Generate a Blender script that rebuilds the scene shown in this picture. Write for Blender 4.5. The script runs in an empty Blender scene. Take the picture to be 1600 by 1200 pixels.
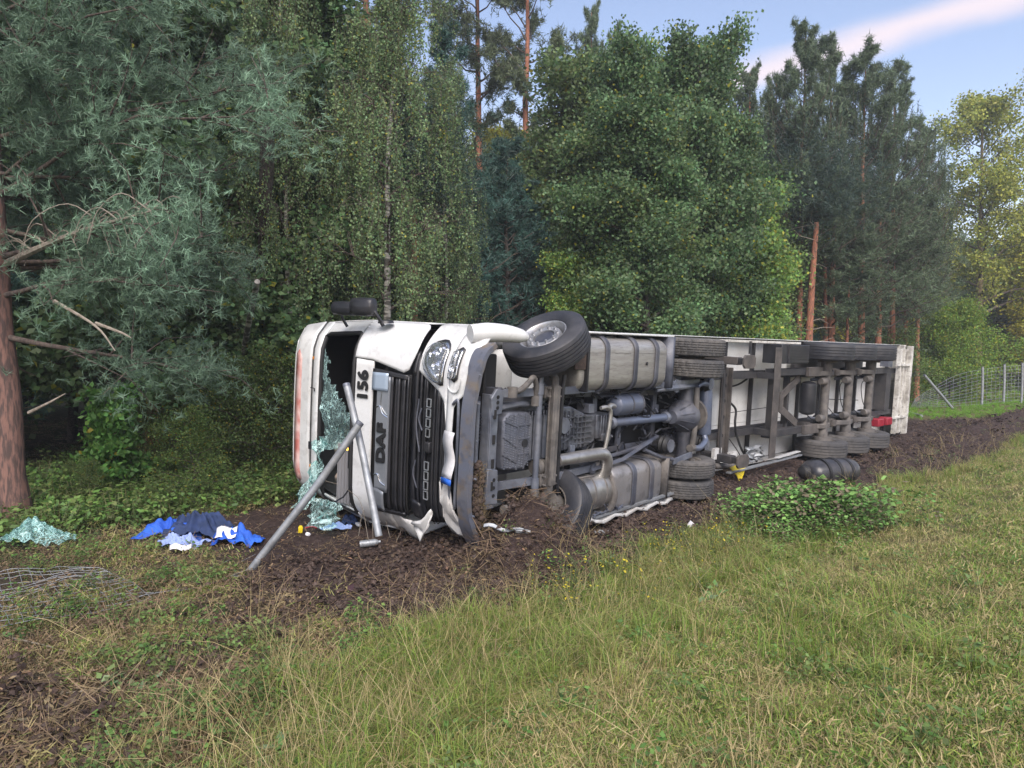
import bpy, math, random
import numpy as np
from mathutils import Matrix, Vector

SC = bpy.context.scene
COL = SC.collection
rng = np.random.default_rng(7)
random.seed(7)

# ------------------------------------------------------------------ camera
FPX, CX, CY, CAMH = 1110.0, 800.0, 600.0, 2.15
PITCH = math.atan(38 / FPX)
cam = bpy.data.cameras.new('camera')
cam.sensor_width = 36.0
cam.lens = FPX / 1600 * 36.0
cam.clip_start, cam.clip_end = 0.05, 3000
camo = bpy.data.objects.new('camera', cam)
camo.location = (0, 0, CAMH)
camo.rotation_euler = (math.pi / 2 - PITCH, 0, 0)
COL.objects.link(camo)
SC.camera = camo

# ------------------------------------------------------------------ world, sun, exposure
SUN_EL, SUN_AZ = math.radians(43), math.radians(173)       # compass azimuth, from +Y clockwise
world = bpy.data.worlds.new('World')
SC.world = world
world.use_nodes = True
wn, wl = world.node_tree.nodes, world.node_tree.links
wn.clear()
wout = wn.new('ShaderNodeOutputWorld')
wbg = wn.new('ShaderNodeBackground')
sky = wn.new('ShaderNodeTexSky')
sky.sky_type = 'NISHITA'
sky.sun_disc = False
sky.sun_elevation = SUN_EL
sky.sun_rotation = SUN_AZ
sky.air_density, sky.dust_density, sky.ozone_density = 1.0, 1.2, 1.6
wbg.inputs['Strength'].default_value = 0.125
SKY_MULT = (1.32, 1.10, 1.02)


def pix_dir(x, y):
    v = np.array([(x - CX) / FPX, math.cos(PITCH) + (CY - y) / FPX * math.sin(PITCH), -math.sin(PITCH) + (CY - y) / FPX * math.cos(PITCH)])
    return v / np.linalg.norm(v)


def world_sky():
    # Nishita sky, slightly lavender, crossed by one streak of thin pink cloud
    tc = wn.new('ShaderNodeTexCoord')
    tint = wn.new('ShaderNodeMix'); tint.data_type = 'RGBA'; tint.blend_type = 'MULTIPLY'
    tint.inputs[0].default_value = 1
    wl.new(sky.outputs[0], tint.inputs[6]); tint.inputs[7].default_value = (*SKY_MULT, 1)
    a, b = pix_dir(1150, 125), pix_dir(1600, -12)
    n = np.cross(a, b); n /= np.linalg.norm(n)
    m = (a + b); m /= np.linalg.norm(m)
    side = np.cross(n, m)
    noise = wn.new('ShaderNodeTexNoise'); noise.inputs['Scale'].default_value = 3.0; noise.inputs['Detail'].default_value = 6
    mp = wn.new('ShaderNodeMapping'); mp.inputs['Scale'].default_value = (2, 2, 5)
    wl.new(tc.outputs['Generated'], mp.inputs[0]); wl.new(mp.outputs[0], noise.inputs[0])
    d1 = wn.new('ShaderNodeVectorMath'); d1.operation = 'DOT_PRODUCT'
    wl.new(tc.outputs['Generated'], d1.inputs[0]); d1.inputs[1].default_value = tuple(n)
    ad = wn.new('ShaderNodeMath'); ad.operation = 'MULTIPLY_ADD'
    wl.new(noise.outputs[0], ad.inputs[0]); ad.inputs[1].default_value = 0.035; wl.new(d1.outputs['Value'], ad.inputs[2])
    sh = wn.new('ShaderNodeMath'); sh.operation = 'SUBTRACT'; wl.new(ad.outputs[0], sh.inputs[0]); sh.inputs[1].default_value = 0.0175
    ab = wn.new('ShaderNodeMath'); ab.operation = 'ABSOLUTE'; wl.new(sh.outputs[0], ab.inputs[0])
    mr = wn.new('ShaderNodeMapRange'); mr.interpolation_type = 'SMOOTHSTEP'
    wl.new(ab.outputs[0], mr.inputs['Value'])
    for i, v in ((1, 0.0), (2, 0.030), (3, 1.0), (4, 0.0)):
        mr.inputs[i].default_value = v
    d2 = wn.new('ShaderNodeVectorMath'); d2.operation = 'DOT_PRODUCT'
    wl.new(tc.outputs['Generated'], d2.inputs[0]); d2.inputs[1].default_value = tuple(m)
    mr2 = wn.new('ShaderNodeMapRange'); mr2.interpolation_type = 'SMOOTHSTEP'; wl.new(d2.outputs['Value'], mr2.inputs['Value'])
    for i, v in ((1, 0.80), (2, 0.93), (3, 0.0), (4, 1.0)):
        mr2.inputs[i].default_value = v
    mu = wn.new('ShaderNodeMath'); mu.operation = 'MULTIPLY'
    wl.new(mr.outputs[0], mu.inputs[0]); wl.new(mr2.outputs[0], mu.inputs[1])
    # thin veil everywhere
    n2 = wn.new('ShaderNodeTexNoise'); n2.inputs['Scale'].default_value = 1.6; n2.inputs['Detail'].default_value = 5
    mp2 = wn.new('ShaderNodeMapping'); mp2.inputs['Scale'].default_value = (1, 1, 4); mp2.inputs['Rotation'].default_value = (0, 0.35, 0)
    wl.new(tc.outputs['Generated'], mp2.inputs[0]); wl.new(mp2.outputs[0], n2.inputs[0])
    mr3 = wn.new('ShaderNodeMapRange'); wl.new(n2.outputs[0], mr3.inputs['Value'])
    for i, v in ((1, 0.45), (2, 0.75), (3, 0.0), (4, 0.28)):
        mr3.inputs[i].default_value = v
    mx = wn.new('ShaderNodeMath'); mx.operation = 'MULTIPLY_ADD'; wl.new(mu.outputs[0], mx.inputs[0]); mx.inputs[1].default_value = 0.8
    wl.new(mr3.outputs[0], mx.inputs[2]); mx.use_clamp = True
    cl = wn.new('ShaderNodeMix'); cl.data_type = 'RGBA'
    wl.new(mx.outputs[0], cl.inputs[0]); wl.new(tint.outputs[2], cl.inputs[6]); cl.inputs[7].default_value = CLOUD
    wl.new(cl.outputs[2], wbg.inputs['Color'])
    wl.new(wbg.outputs[0], wout.inputs['Surface'])


CLOUD = (4.6, 3.9, 4.0, 1)
world_sky()
sl = bpy.data.lights.new('sun', 'SUN')
sl.energy = 2.2
sl.angle = math.radians(42)
sl.color = (1.0, 0.96, 0.89)
so = bpy.data.objects.new('sun', sl)
sd = Vector((math.sin(SUN_AZ) * math.cos(SUN_EL), math.cos(SUN_AZ) * math.cos(SUN_EL), math.sin(SUN_EL)))
so.rotation_euler = (-sd).to_track_quat('-Z', 'Y').to_euler()
so.location = sd * 40
COL.objects.link(so)
SC.view_settings.view_transform = 'Standard'
SC.view_settings.look = 'None'
SC.view_settings.exposure = 1.0
SC.view_settings.gamma = 1
SC.view_settings.use_curve_mapping = False
SC.render.engine = 'CYCLES'
SC.cycles.max_bounces = 6
SC.cycles.diffuse_bounces = 3
SC.cycles.glossy_bounces = 3
SC.cycles.transmission_bounces = 4
SC.cycles.transparent_max_bounces = 8
SC.cycles.sample_clamp_indirect = 4
SC.cycles.use_denoising = True

# ------------------------------------------------------------------ materials
def rgba(c):
    return (c[0], c[1], c[2], 1)


def mat(name, c, rough=0.6, metal=0.0, c2=None, scale=6.0, lo=0.4, hi=0.65, bump=0.0, bscale=40.0, spec=0.5, coat=0.0, dirt=0.0, dirtc=(0.15, 0.135, 0.12), stretch=None, trans=0.0, alpha=None):
    m = bpy.data.materials.new(name)
    m.use_nodes = True
    nt = m.node_tree
    b = nt.nodes['Principled BSDF']
    tc = nt.nodes.new('ShaderNodeTexCoord')
    src = tc.outputs['Object']
    if stretch:
        mp = nt.nodes.new('ShaderNodeMapping'); mp.inputs['Scale'].default_value = stretch
        nt.links.new(src, mp.inputs[0]); src = mp.outputs[0]
    b.inputs['Roughness'].default_value = rough
    b.inputs['Metallic'].default_value = metal
    b.inputs['Specular IOR Level'].default_value = spec
    b.inputs['Coat Weight'].default_value = coat
    b.inputs['Transmission Weight'].default_value = trans
    b.inputs['Base Color'].default_value = rgba(c)
    last = None
    def mixin(prev, col, sc, l, h, amt=1.0, det=6):
        n = nt.nodes.new('ShaderNodeTexNoise'); n.inputs['Scale'].default_value = sc; n.inputs['Detail'].default_value = det
        nt.links.new(src, n.inputs[0])
        r = nt.nodes.new('ShaderNodeMapRange'); nt.links.new(n.outputs[0], r.inputs['Value'])
        for i, v in ((1, l), (2, h), (3, 0), (4, amt)):
            r.inputs[i].default_value = v
        x = nt.nodes.new('ShaderNodeMix'); x.data_type = 'RGBA'
        nt.links.new(r.outputs[0], x.inputs[0])
        if prev is None: x.inputs[6].default_value = rgba(c)
        else: nt.links.new(prev, x.inputs[6])
        x.inputs[7].default_value = rgba(col)
        return x.outputs[2], r
    if c2 is not None:
        last, _ = mixin(last, c2, scale, lo, hi)
    if dirt > 0:
        last, r = mixin(last, dirtc, 2.3, 0.42, 0.68, dirt, 9)
        last, r2 = mixin(last, dirtc, 26, 0.5, 0.8, dirt * 0.8, 8)
        last, r3 = mixin(last, (c[0] * .35, c[1] * .33, c[2] * .32), 8, 0.54, 0.64, min(1, dirt * 0.9), 10)
        rr = nt.nodes.new('ShaderNodeMapRange'); nt.links.new(r.outputs[0], rr.inputs['Value'])
        rr.inputs[3].default_value = rough; rr.inputs[4].default_value = min(1, rough + 0.35)
        nt.links.new(rr.outputs[0], b.inputs['Roughness'])
    if last is not None:
        nt.links.new(last, b.inputs['Base Color'])
    if bump > 0:
        n = nt.nodes.new('ShaderNodeTexNoise'); n.inputs['Scale'].default_value = bscale; n.inputs['Detail'].default_value = 8
        nt.links.new(src, n.inputs[0])
        bp = nt.nodes.new('ShaderNodeBump'); bp.inputs['Strength'].default_value = bump; bp.inputs['Distance'].default_value = 0.01
        nt.links.new(n.outputs[0], bp.inputs['Height']); nt.links.new(bp.outputs[0], b.inputs['Normal'])
    return m


def leafmat(name, tr=0.25, rough=0.55):
    m = bpy.data.materials.new(name); m.use_nodes = True
    nt = m.node_tree; b = nt.nodes['Principled BSDF']; out = nt.nodes['Material Output']
    at = nt.nodes.new('ShaderNodeAttribute'); at.attribute_name = 'col'
    nt.links.new(at.outputs['Color'], b.inputs['Base Color'])
    b.inputs['Roughness'].default_value = rough
    b.inputs['Specular IOR Level'].default_value = 0.35
    t = nt.nodes.new('ShaderNodeBsdfTranslucent')
    nt.links.new(at.outputs['Color'], t.inputs['Color'])
    x = nt.nodes.new('ShaderNodeMixShader'); x.inputs[0].default_value = tr
    nt.links.new(b.outputs[0], x.inputs[1]); nt.links.new(t.outputs[0], x.inputs[2])
    nt.links.new(x.outputs[0], out.inputs['Surface'])
    return m


def scattermat(name, tr=0.2):
    # blade colour attribute of the plant, shifted towards dry straw by each plant's own tint
    m = leafmat(name, tr, 0.6)
    nt = m.node_tree; b = nt.nodes['Principled BSDF']
    at = [n for n in nt.nodes if n.type == 'ATTRIBUTE'][0]
    ti = nt.nodes.new('ShaderNodeAttribute'); ti.attribute_type = 'INSTANCER'; ti.attribute_name = 'tint'
    x = nt.nodes.new('ShaderNodeMix'); x.data_type = 'RGBA'
    nt.links.new(ti.outputs['Fac'], x.inputs[0]); nt.links.new(at.outputs['Color'], x.inputs[6])
    x.inputs[7].default_value = (0.40, 0.32, 0.15, 1)
    nt.links.new(x.outputs[2], b.inputs['Base Color'])
    for n in nt.nodes:
        if n.type == 'BSDF_TRANSLUCENT':
            nt.links.new(x.outputs[2], n.inputs['Color'])
    return m


M = {}
M['white'] = mat('white_paint', (0.63, 0.645, 0.65), 0.32, coat=0.3, dirt=0.24, dirtc=(0.34, 0.31, 0.26))
M['whitedirty'] = mat('dirty_white_panel', (0.56, 0.565, 0.56), 0.5, dirt=0.45, dirtc=(0.26, 0.22, 0.18))
M['white2'] = mat('grey_white_weathered', (0.62, 0.61, 0.57), 0.55, dirt=0.75, dirtc=(0.20, 0.18, 0.15), bump=0.1)
M['black'] = mat('black_plastic', (0.011, 0.012, 0.016), 0.38, c2=(0.02, 0.021, 0.026), dirt=0.08)
M['rubberseal'] = mat('black_rubber', (0.012, 0.012, 0.013), 0.6)
M['silver'] = mat('silver_grille_panel', (0.24, 0.26, 0.29), 0.35, 0.4, dirt=0.12)
M['chassis'] = mat('grey_chassis_paint', (0.04, 0.045, 0.064), 0.42, 0.15, c2=(0.095, 0.105, 0.135), scale=3, dirt=0.3, bump=0.1, bscale=25)
M['chassis2'] = mat('light_grey_steel', (0.115, 0.13, 0.17), 0.4, 0.3, c2=(0.19, 0.21, 0.255), scale=5, dirt=0.32, bump=0.1, bscale=25)
M['dusty'] = mat('dusty_steel', (0.095, 0.09, 0.088), 0.7, 0.15, c2=(0.165, 0.15, 0.138), scale=7, dirt=0.45, bump=0.25, bscale=30)
M['casting'] = mat('cast_aluminium', (0.16, 0.175, 0.21), 0.42, 0.55, c2=(0.06, 0.066, 0.085), scale=9, dirt=0.35, bump=0.4, bscale=45)
M['engine'] = mat('engine_cover', (0.09, 0.10, 0.13), 0.5, 0.35, c2=(0.15, 0.165, 0.21), scale=8, dirt=0.3, bump=0.5, bscale=60)
M['alu'] = mat('aluminium_tank', (0.36, 0.345, 0.325), 0.42, 0.6, c2=(0.44, 0.43, 0.41), scale=2.5, dirt=0.35, dirtc=(0.28, 0.26, 0.235), stretch=(1, 8, 8), bump=0.04)
M['alu2'] = mat('grey_tank', (0.22, 0.22, 0.23), 0.42, 0.4, c2=(0.29, 0.285, 0.29), scale=2.5, dirt=0.45, dirtc=(0.2, 0.17, 0.14), bump=0.05)
M['steel'] = mat('stainless_exhaust', (0.52, 0.51, 0.49), 0.38, 0.8, c2=(0.36, 0.345, 0.33), scale=4, dirt=0.2, bump=0.08)
M['galv'] = mat('galvanised_steel', (0.36, 0.385, 0.41), 0.5, 0.5, c2=(0.27, 0.295, 0.32), scale=9, dirt=0.38, dirtc=(0.15, 0.13, 0.11), bump=0.12)
M['bluegrey'] = mat('blue_grey_tank', (0.105, 0.13, 0.195), 0.35, 0.2, dirt=0.25, coat=0.2)
M['rust'] = mat('rusty_beam', (0.13, 0.145, 0.19), 0.5, 0.3, c2=(0.19, 0.155, 0.12), scale=7, lo=0.5, hi=0.66, dirt=0.4, bump=0.2)
M['tyre'] = mat('tyre_rubber', (0.020, 0.022, 0.029), 0.5, c2=(0.034, 0.035, 0.043), scale=4, dirt=0.22, dirtc=(0.12, 0.115, 0.11), bump=0.15, bscale=60)
M['tyred'] = mat('dusty_tyre_rubber', (0.055, 0.055, 0.058), 0.85, c2=(0.085, 0.082, 0.08), scale=3, dirt=0.38, dirtc=(0.17, 0.155, 0.14), bump=0.25, bscale=60)
M['rim'] = mat('silver_rim', (0.42, 0.43, 0.45), 0.38, 0.7, dirt=0.3, dirtc=(0.22, 0.2, 0.18))
M['rimd'] = mat('dusty_rim', (0.22, 0.2, 0.18), 0.7, 0.2, dirt=0.6)
M['dark'] = mat('dark_void', (0.008, 0.008, 0.009), 0.8)
M['brownsteel'] = mat('brown_grey_crossmember', (0.055, 0.05, 0.048), 0.7, c2=(0.095, 0.082, 0.075), scale=5, dirt=0.35, bump=0.2)
M['trailblack'] = mat('black_trailer_frame', (0.022, 0.023, 0.028), 0.55, c2=(0.042, 0.04, 0.042), scale=3, dirt=0.2, bump=0.1)
M['floorw'] = mat('white_trailer_floor', (0.72, 0.73, 0.72), 0.5, c2=(0.66, 0.66, 0.64), scale=2.2, dirt=0.14, dirtc=(0.33, 0.29, 0.24))
M['red'] = mat('red_plastic', (0.30, 0.012, 0.03), 0.4, dirt=0.1)
M['amber'] = mat('amber_lens', (0.7, 0.25, 0.03), 0.3)
M['yellow'] = mat('yellow_plastic', (0.75, 0.58, 0.01), 0.45, dirt=0.15)
M['blueplate'] = mat('blue_plate_band', (0.02, 0.12, 0.55), 0.4)
M['plate'] = mat('number_plate_white', (0.6, 0.6, 0.62), 0.4, dirt=0.2)
M['letter'] = mat('black_lettering', (0.012, 0.012, 0.013), 0.45)
M['redprint'] = mat('faded_red_print', (0.42, 0.13, 0.11), 0.5, c2=(0.62, 0.45, 0.42), scale=5, lo=0.35, hi=0.6)
M['chrome'] = mat('chrome', (0.72, 0.73, 0.75), 0.12, 1.0)
M['reflector'] = mat('lamp_reflector', (0.6, 0.62, 0.64), 0.16, 0.95, bump=0.2, bscale=20)
M['mirrorglass'] = mat('pale_marker_plate', (0.30, 0.37, 0.46), 0.3, 0.2)
M['seat'] = mat('grey_seat_cloth', (0.2, 0.2, 0.21), 0.9, bump=0.2)
M['seatdark'] = mat('dark_seat_cloth', (0.05, 0.05, 0.055), 0.9, bump=0.2)
M['curtain'] = mat('beige_curtain', (0.45, 0.34, 0.28), 0.9, bump=0.2)
M['paper'] = mat('white_paper', (0.72, 0.72, 0.76), 0.8)
M['bluecloth'] = mat('blue_cloth', (0.01, 0.07, 0.42), 0.75, c2=(0.02, 0.12, 0.55), scale=6, bump=0.35, bscale=12)
M['navycloth'] = mat('navy_cloth', (0.012, 0.026, 0.075), 0.85, c2=(0.02, 0.04, 0.12), scale=9, bump=0.4, bscale=14)
M['palecloth'] = mat('pale_blue_cloth', (0.25, 0.33, 0.6), 0.85, bump=0.3, bscale=14)
M['concrete'] = mat('old_concrete', (0.3, 0.29, 0.27), 0.9, c2=(0.2, 0.19, 0.17), scale=8, bump=0.4)
M['brownlid'] = mat('brown_lid', (0.05, 0.025, 0.03), 0.5)
M['bagblack'] = mat('black_plastic_sheet', (0.02, 0.021, 0.025), 0.3, c2=(0.05, 0.05, 0.055), dirt=0.2, bump=0.3, bscale=8)
M['straw'] = mat('straw', (0.30, 0.23, 0.12), 0.9, c2=(0.16, 0.11, 0.06), scale=30)
M['soilclod'] = mat('soil_clod', (0.05, 0.036, 0.03), 1.0, c2=(0.085, 0.06, 0.048), scale=30, bump=0.8, bscale=50)
M['deadwood'] = mat('dead_twig', (0.27, 0.24, 0.2), 0.9, c2=(0.17, 0.14, 0.11), scale=20)
gl = mat('clear_lens', (0.9, 0.92, 0.95), 0.04, trans=0.95); M['glass'] = gl
M['leaf'] = leafmat('broad_leaf', 0.38)
M['needle'] = leafmat('pine_needle', 0.2, 0.5)
M['grassblade'] = scattermat('grass_blade')


def barkmat(name, c, c2, sc=9, st=(3, 3, 0.6), bump=0.9):
    return mat(name, c, 0.95, c2=c2, scale=sc, lo=0.42, hi=0.58, bump=bump, bscale=14, stretch=st)


M['pinebark'] = barkmat('pine_bark', (0.19, 0.105, 0.085), (0.075, 0.05, 0.045))
M['twigbark'] = barkmat('twig_bark', (0.11, 0.085, 0.07), (0.06, 0.045, 0.04))
M['redbark'] = barkmat('red_pine_bark', (0.32, 0.13, 0.075), (0.16, 0.075, 0.05))
M['darkbark'] = barkmat('dark_bark', (0.085, 0.07, 0.062), (0.035, 0.03, 0.027))
M['birchbark'] = barkmat('birch_bark', (0.42, 0.40, 0.36), (0.09, 0.085, 0.075), sc=5, st=(1, 1, 3), bump=0.3)
M['oakbark'] = barkmat('oak_bark', (0.24, 0.19, 0.11), (0.11, 0.085, 0.055))


def crackmat():
    m = bpy.data.materials.new('shattered_safety_glass'); m.use_nodes = True
    nt = m.node_tree; b = nt.nodes['Principled BSDF']; out = nt.nodes['Material Output']
    tc = nt.nodes.new('ShaderNodeTexCoord')
    nz = nt.nodes.new('ShaderNodeTexNoise'); nz.inputs['Scale'].default_value = 7
    nt.links.new(tc.outputs['Object'], nz.inputs[0])
    mixv = nt.nodes.new('ShaderNodeMix'); mixv.data_type = 'RGBA'; mixv.inputs[0].default_value = 0.12
    mpv = nt.nodes.new('ShaderNodeMapping'); mpv.inputs['Scale'].default_value = (1, .45, 1.2)
    nt.links.new(tc.outputs['Object'], mpv.inputs[0]); nt.links.new(mpv.outputs[0], mixv.inputs[6]); nt.links.new(nz.outputs['Color'], mixv.inputs[7])
    fac = None
    for sc, w in ((9, 0.05), (24, 0.055)):
        v = nt.nodes.new('ShaderNodeTexVoronoi'); v.feature = 'DISTANCE_TO_EDGE'; v.inputs['Scale'].default_value = sc * 1.5
        nt.links.new(mixv.outputs[2], v.inputs['Vector'])
        r = nt.nodes.new('ShaderNodeMapRange'); nt.links.new(v.outputs['Distance'], r.inputs['Value'])
        for i, q in ((1, 0.0), (2, w), (3, 1.0), (4, 0.0)):
            r.inputs[i].default_value = q
        if fac is None: fac = r.outputs[0]
        else:
            mx = nt.nodes.new('ShaderNodeMath'); mx.operation = 'MAXIMUM'
            nt.links.new(fac, mx.inputs[0]); nt.links.new(r.outputs[0], mx.inputs[1]); fac = mx.outputs[0]
    n2 = nt.nodes.new('ShaderNodeTexNoise'); n2.inputs['Scale'].default_value = 3.0
    nt.links.new(tc.outputs['Object'], n2.inputs[0])
    cr = nt.nodes.new('ShaderNodeMapRange'); nt.links.new(n2.outputs[0], cr.inputs['Value'])
    for i, q in ((1, 0.35), (2, 0.62), (3, 0.25), (4, 1.0)):
        cr.inputs[i].default_value = q
    mm = nt.nodes.new('ShaderNodeMath'); mm.operation = 'MULTIPLY_ADD'
    nt.links.new(fac, mm.inputs[0]); nt.links.new(cr.outputs[0], mm.inputs[1]); mm.inputs[2].default_value = 0.12; mm.use_clamp = True
    b.inputs['Base Color'].default_value = (0.52, 0.78, 0.76, 1); b.inputs['Roughness'].default_value = 0.25
    t = nt.nodes.new('ShaderNodeBsdfTransparent'); t.inputs[0].default_value = (0.7, 0.88, 0.87, 1)
    x = nt.nodes.new('ShaderNodeMixShader')
    nt.links.new(mm.outputs[0], x.inputs[0]); nt.links.new(t.outputs[0], x.inputs[1]); nt.links.new(b.outputs[0], x.inputs[2])
    nt.links.new(x.outputs[0], out.inputs['Surface'])
    return m


M['crack'] = crackmat()

# ------------------------------------------------------------------ mesh helpers
def newobj(name, data, parent=None, loc=None, label=None, cat=None, group=None, kind=None):
    o = bpy.data.objects.new(name, data)
    COL.objects.link(o)
    if parent is not None: o.parent = parent
    if loc is not None: o.location = loc
    if label: o['label'] = label
    if cat: o['category'] = cat
    if group: o['group'] = group
    if kind: o['kind'] = kind
    return o


class MB:
    def __init__(s): s.v, s.f = [], []

    def add(s, vs, fs, mx=None):
        b = len(s.v)
        if mx is not None: vs = [tuple(mx @ Vector(q)) for q in vs]
        s.v += [tuple(map(float, q)) for q in vs]
        s.f += [tuple(b + i for i in q) for q in fs]
        return s

    def box(s, x0, x1, y0, y1, z0, z1, mx=None):
        vs = [(x, y, z) for x in (x0, x1) for y in (y0, y1) for z in (z0, z1)]
        return s.add(vs, [(0, 1, 3, 2), (4, 6, 7, 5), (0, 4, 5, 1), (2, 3, 7, 6), (0, 2, 6, 4), (1, 5, 7, 3)], mx)

    def bar(s, p, q, w, h, up=(0, 0, 1)):
        p, q = Vector(p), Vector(q); d = (q - p).normalized(); u = Vector(up)
        sd_ = d.cross(u)
        if sd_.length < 1e-4: sd_ = d.cross(Vector((0, 1, 0)))
        sd_.normalize(); u = sd_.cross(d)
        vs = [e + sd_ * (a * w / 2) + u * (b * h / 2) for e in (p, q) for a, b in ((-1, -1), (1, -1), (1, 1), (-1, 1))]
        return s.add(vs, [(3, 2, 1, 0), (4, 5, 6, 7), (0, 1, 5, 4), (1, 2, 6, 5), (2, 3, 7, 6), (3, 0, 4, 7)])

    def tube(s, pts, r, seg=10, smooth_n=0, cap=True):
        P = [Vector(p) for p in pts]
        if smooth_n and len(P) > 2: P = cr(P, smooth_n)
        n = len(P)
        R = r if isinstance(r, (list, tuple)) else None
        if R is not None and len(R) != n: R = [R[0] + (R[-1] - R[0]) * i / (n - 1) for i in range(n)] if len(R) == 2 else [np.interp(i / (n - 1), np.linspace(0, 1, len(R)), R) for i in range(n)]
        up = Vector((0.13, 0.27, 0.95)); vs = []
        for i, p in enumerate(P):
            d = (P[min(i + 1, n - 1)] - P[max(i - 1, 0)]).normalized()
            a = d.cross(up)
            if a.length < 0.05: a = d.cross(Vector((1, 0, 0)))
            a.normalize(); b = d.cross(a); up = a.cross(d) if i else up
            rr = R[i] if R is not None else r
            vs += [p + (a * math.cos(2 * math.pi * k / seg) + b * math.sin(2 * math.pi * k / seg)) * rr for k in range(seg)]
        fs = [(i * seg + k, i * seg + (k + 1) % seg, (i + 1) * seg + (k + 1) % seg, (i + 1) * seg + k) for i in range(n - 1) for k in range(seg)]
        if cap: fs += [tuple(range(seg)), tuple(range((n - 1) * seg, n * seg))[::-1]]
        return s.add(vs, fs)

    def lathe(s, prof, o, ax, seg=32, rf=None):
        o, ax = Vector(o), Vector(ax).normalized()
        a = ax.cross(Vector((1, 0.01, 0.02)))
        if a.length < 0.1: a = ax.cross(Vector((0, 1, 0)))
        a.normalize(); b = ax.cross(a); vs = []
        for j, (r, h) in enumerate(prof):
            for k in range(seg):
                t = 2 * math.pi * k / seg; q = rf(j, k, r) if rf else r
                vs.append(o + ax * h + (a * math.cos(t) + b * math.sin(t)) * q)
        fs = [(j * seg + k, j * seg + (k + 1) % seg, (j + 1) * seg + (k + 1) % seg, (j + 1) * seg + k) for j in range(len(prof) - 1) for k in range(seg)]
        if prof[0][0] > 1e-4 and rf is None and getattr(s, 'capl', True): fs.append(tuple(range(seg))[::-1])
        if prof[-1][0] > 1e-4 and rf is None and getattr(s, 'capl', True): fs.append(tuple(range((len(prof) - 1) * seg, len(prof) * seg)))
        return s.add(vs, fs)

    def prism(s, poly, axis, lo, hi, mx=None):
        # poly in the two other axes (cyclic order x,y,z)
        k = 'xyz'.index(axis)
        def mk(p, h):
            q = [0, 0, 0]; q[k] = h; o_ = [i for i in range(3) if i != k]; q[o_[0]], q[o_[1]] = p; return tuple(q)
        n = len(poly)
        vs = [mk(p, lo) for p in poly] + [mk(p, hi) for p in poly]
        return s.add(vs, [tuple(range(n))[::-1], tuple(range(n, 2 * n))] + [(i, (i + 1) % n, n + (i + 1) % n, n + i) for i in range(n)], mx)

    def grid(s, rows):
        nc = len(rows[0]); vs = [p for r in rows for p in r]
        return s.add(vs, [(i * nc + j, i * nc + j + 1, (i + 1) * nc + j + 1, (i + 1) * nc + j) for i in range(len(rows) - 1) for j in range(nc - 1)])

    def obj(s, name, m, parent=None, bevel=0.0, sharp=35, thick=0.0, sub=0, fix=True, **kw):
        me = bpy.data.meshes.new(name); me.from_pydata(s.v, [], s.f)
        if fix:
            import bmesh
            bm = bmesh.new(); bm.from_mesh(me); bmesh.ops.recalc_face_normals(bm, faces=bm.faces); bm.to_mesh(me); bm.free()
        me.materials.append(M[m] if isinstance(m, str) else m)
        me.shade_smooth()
        if sharp < 180: me.set_sharp_from_angle(angle=math.radians(sharp))
        me.update()
        o = newobj(name, me, parent, **kw)
        if thick:
            md = o.modifiers.new('solid', 'SOLIDIFY'); md.thickness = thick; md.offset = 0
        if bevel:
            md = o.modifiers.new('bevel', 'BEVEL'); md.width = bevel; md.segments = 2; md.limit_method = 'ANGLE'; md.angle_limit = math.radians(40)
        if sub:
            md = o.modifiers.new('sub', 'SUBSURF'); md.levels = sub; md.render_levels = sub
        return o


def cr(P, n):
    out = []
    Q = [P[0] * 2 - P[1]] + list(P) + [P[-1] * 2 - P[-2]]
    for i in range(1, len(Q) - 2):
        p0, p1, p2, p3 = Q[i - 1:i + 3]
        for k in range(n):
            t = k / n
            out.append(0.5 * ((2 * p1) + (p2 - p0) * t + (2 * p0 - 5 * p1 + 4 * p2 - p3) * t * t + (3 * p1 - p0 - 3 * p2 + p3) * t ** 3))
    out.append(P[-1]); return out


def empty(name, mx, label, cat, group=None):
    o = bpy.data.objects.new(name, None); COL.objects.link(o)
    o.matrix_world = mx; o.empty_display_size = 0.3
    o['label'] = label; o['category'] = cat
    if group: o['group'] = group
    return o


def part(name, parent, mx=None):
    o = bpy.data.objects.new(name, None); COL.objects.link(o); o.parent = parent
    if mx is not None: o.matrix_local = mx
    return o


# ------------------------------------------------------------------ value noise, ground height
_perm = np.random.default_rng(3).random((256, 256))
def vnoise(x, y):
    xi, yi = np.floor(x).astype(int), np.floor(y).astype(int)
    fx, fy = x - xi, y - yi
    fx, fy = fx * fx * (3 - 2 * fx), fy * fy * (3 - 2 * fy)
    g = lambda a, b: _perm[a & 255, b & 255]
    return (g(xi, yi) * (1 - fx) + g(xi + 1, yi) * fx) * (1 - fy) + (g(xi, yi + 1) * (1 - fx) + g(xi + 1, yi + 1) * fx) * fy
def fbm(x, y, o=4):
    r, a, t = 0, 1, 0
    for i in range(o):
        r = r + a * vnoise(x * 2 ** i + 17 * i, y * 2 ** i + 5 * i); t += a; a *= 0.5
    return r / t
def sst(a, b, x):
    t = np.clip((x - a) / (b - a), 0, 1); return t * t * (3 - 2 * t)


AX = np.array([0.695, 0.719]); NX = np.array([0.719, -0.695]); AP = np.array([0.47, 8.55])
def st_of(x, y):
    dx, dy = x - AP[0], y - AP[1]
    return dx * AX[0] + dy * AX[1], dx * NX[0] + dy * NX[1]
def xy_of(s, t):
    return AP[0] + s * AX[0] + t * NX[0], AP[1] + s * AX[1] + t * NX[1]


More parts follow.
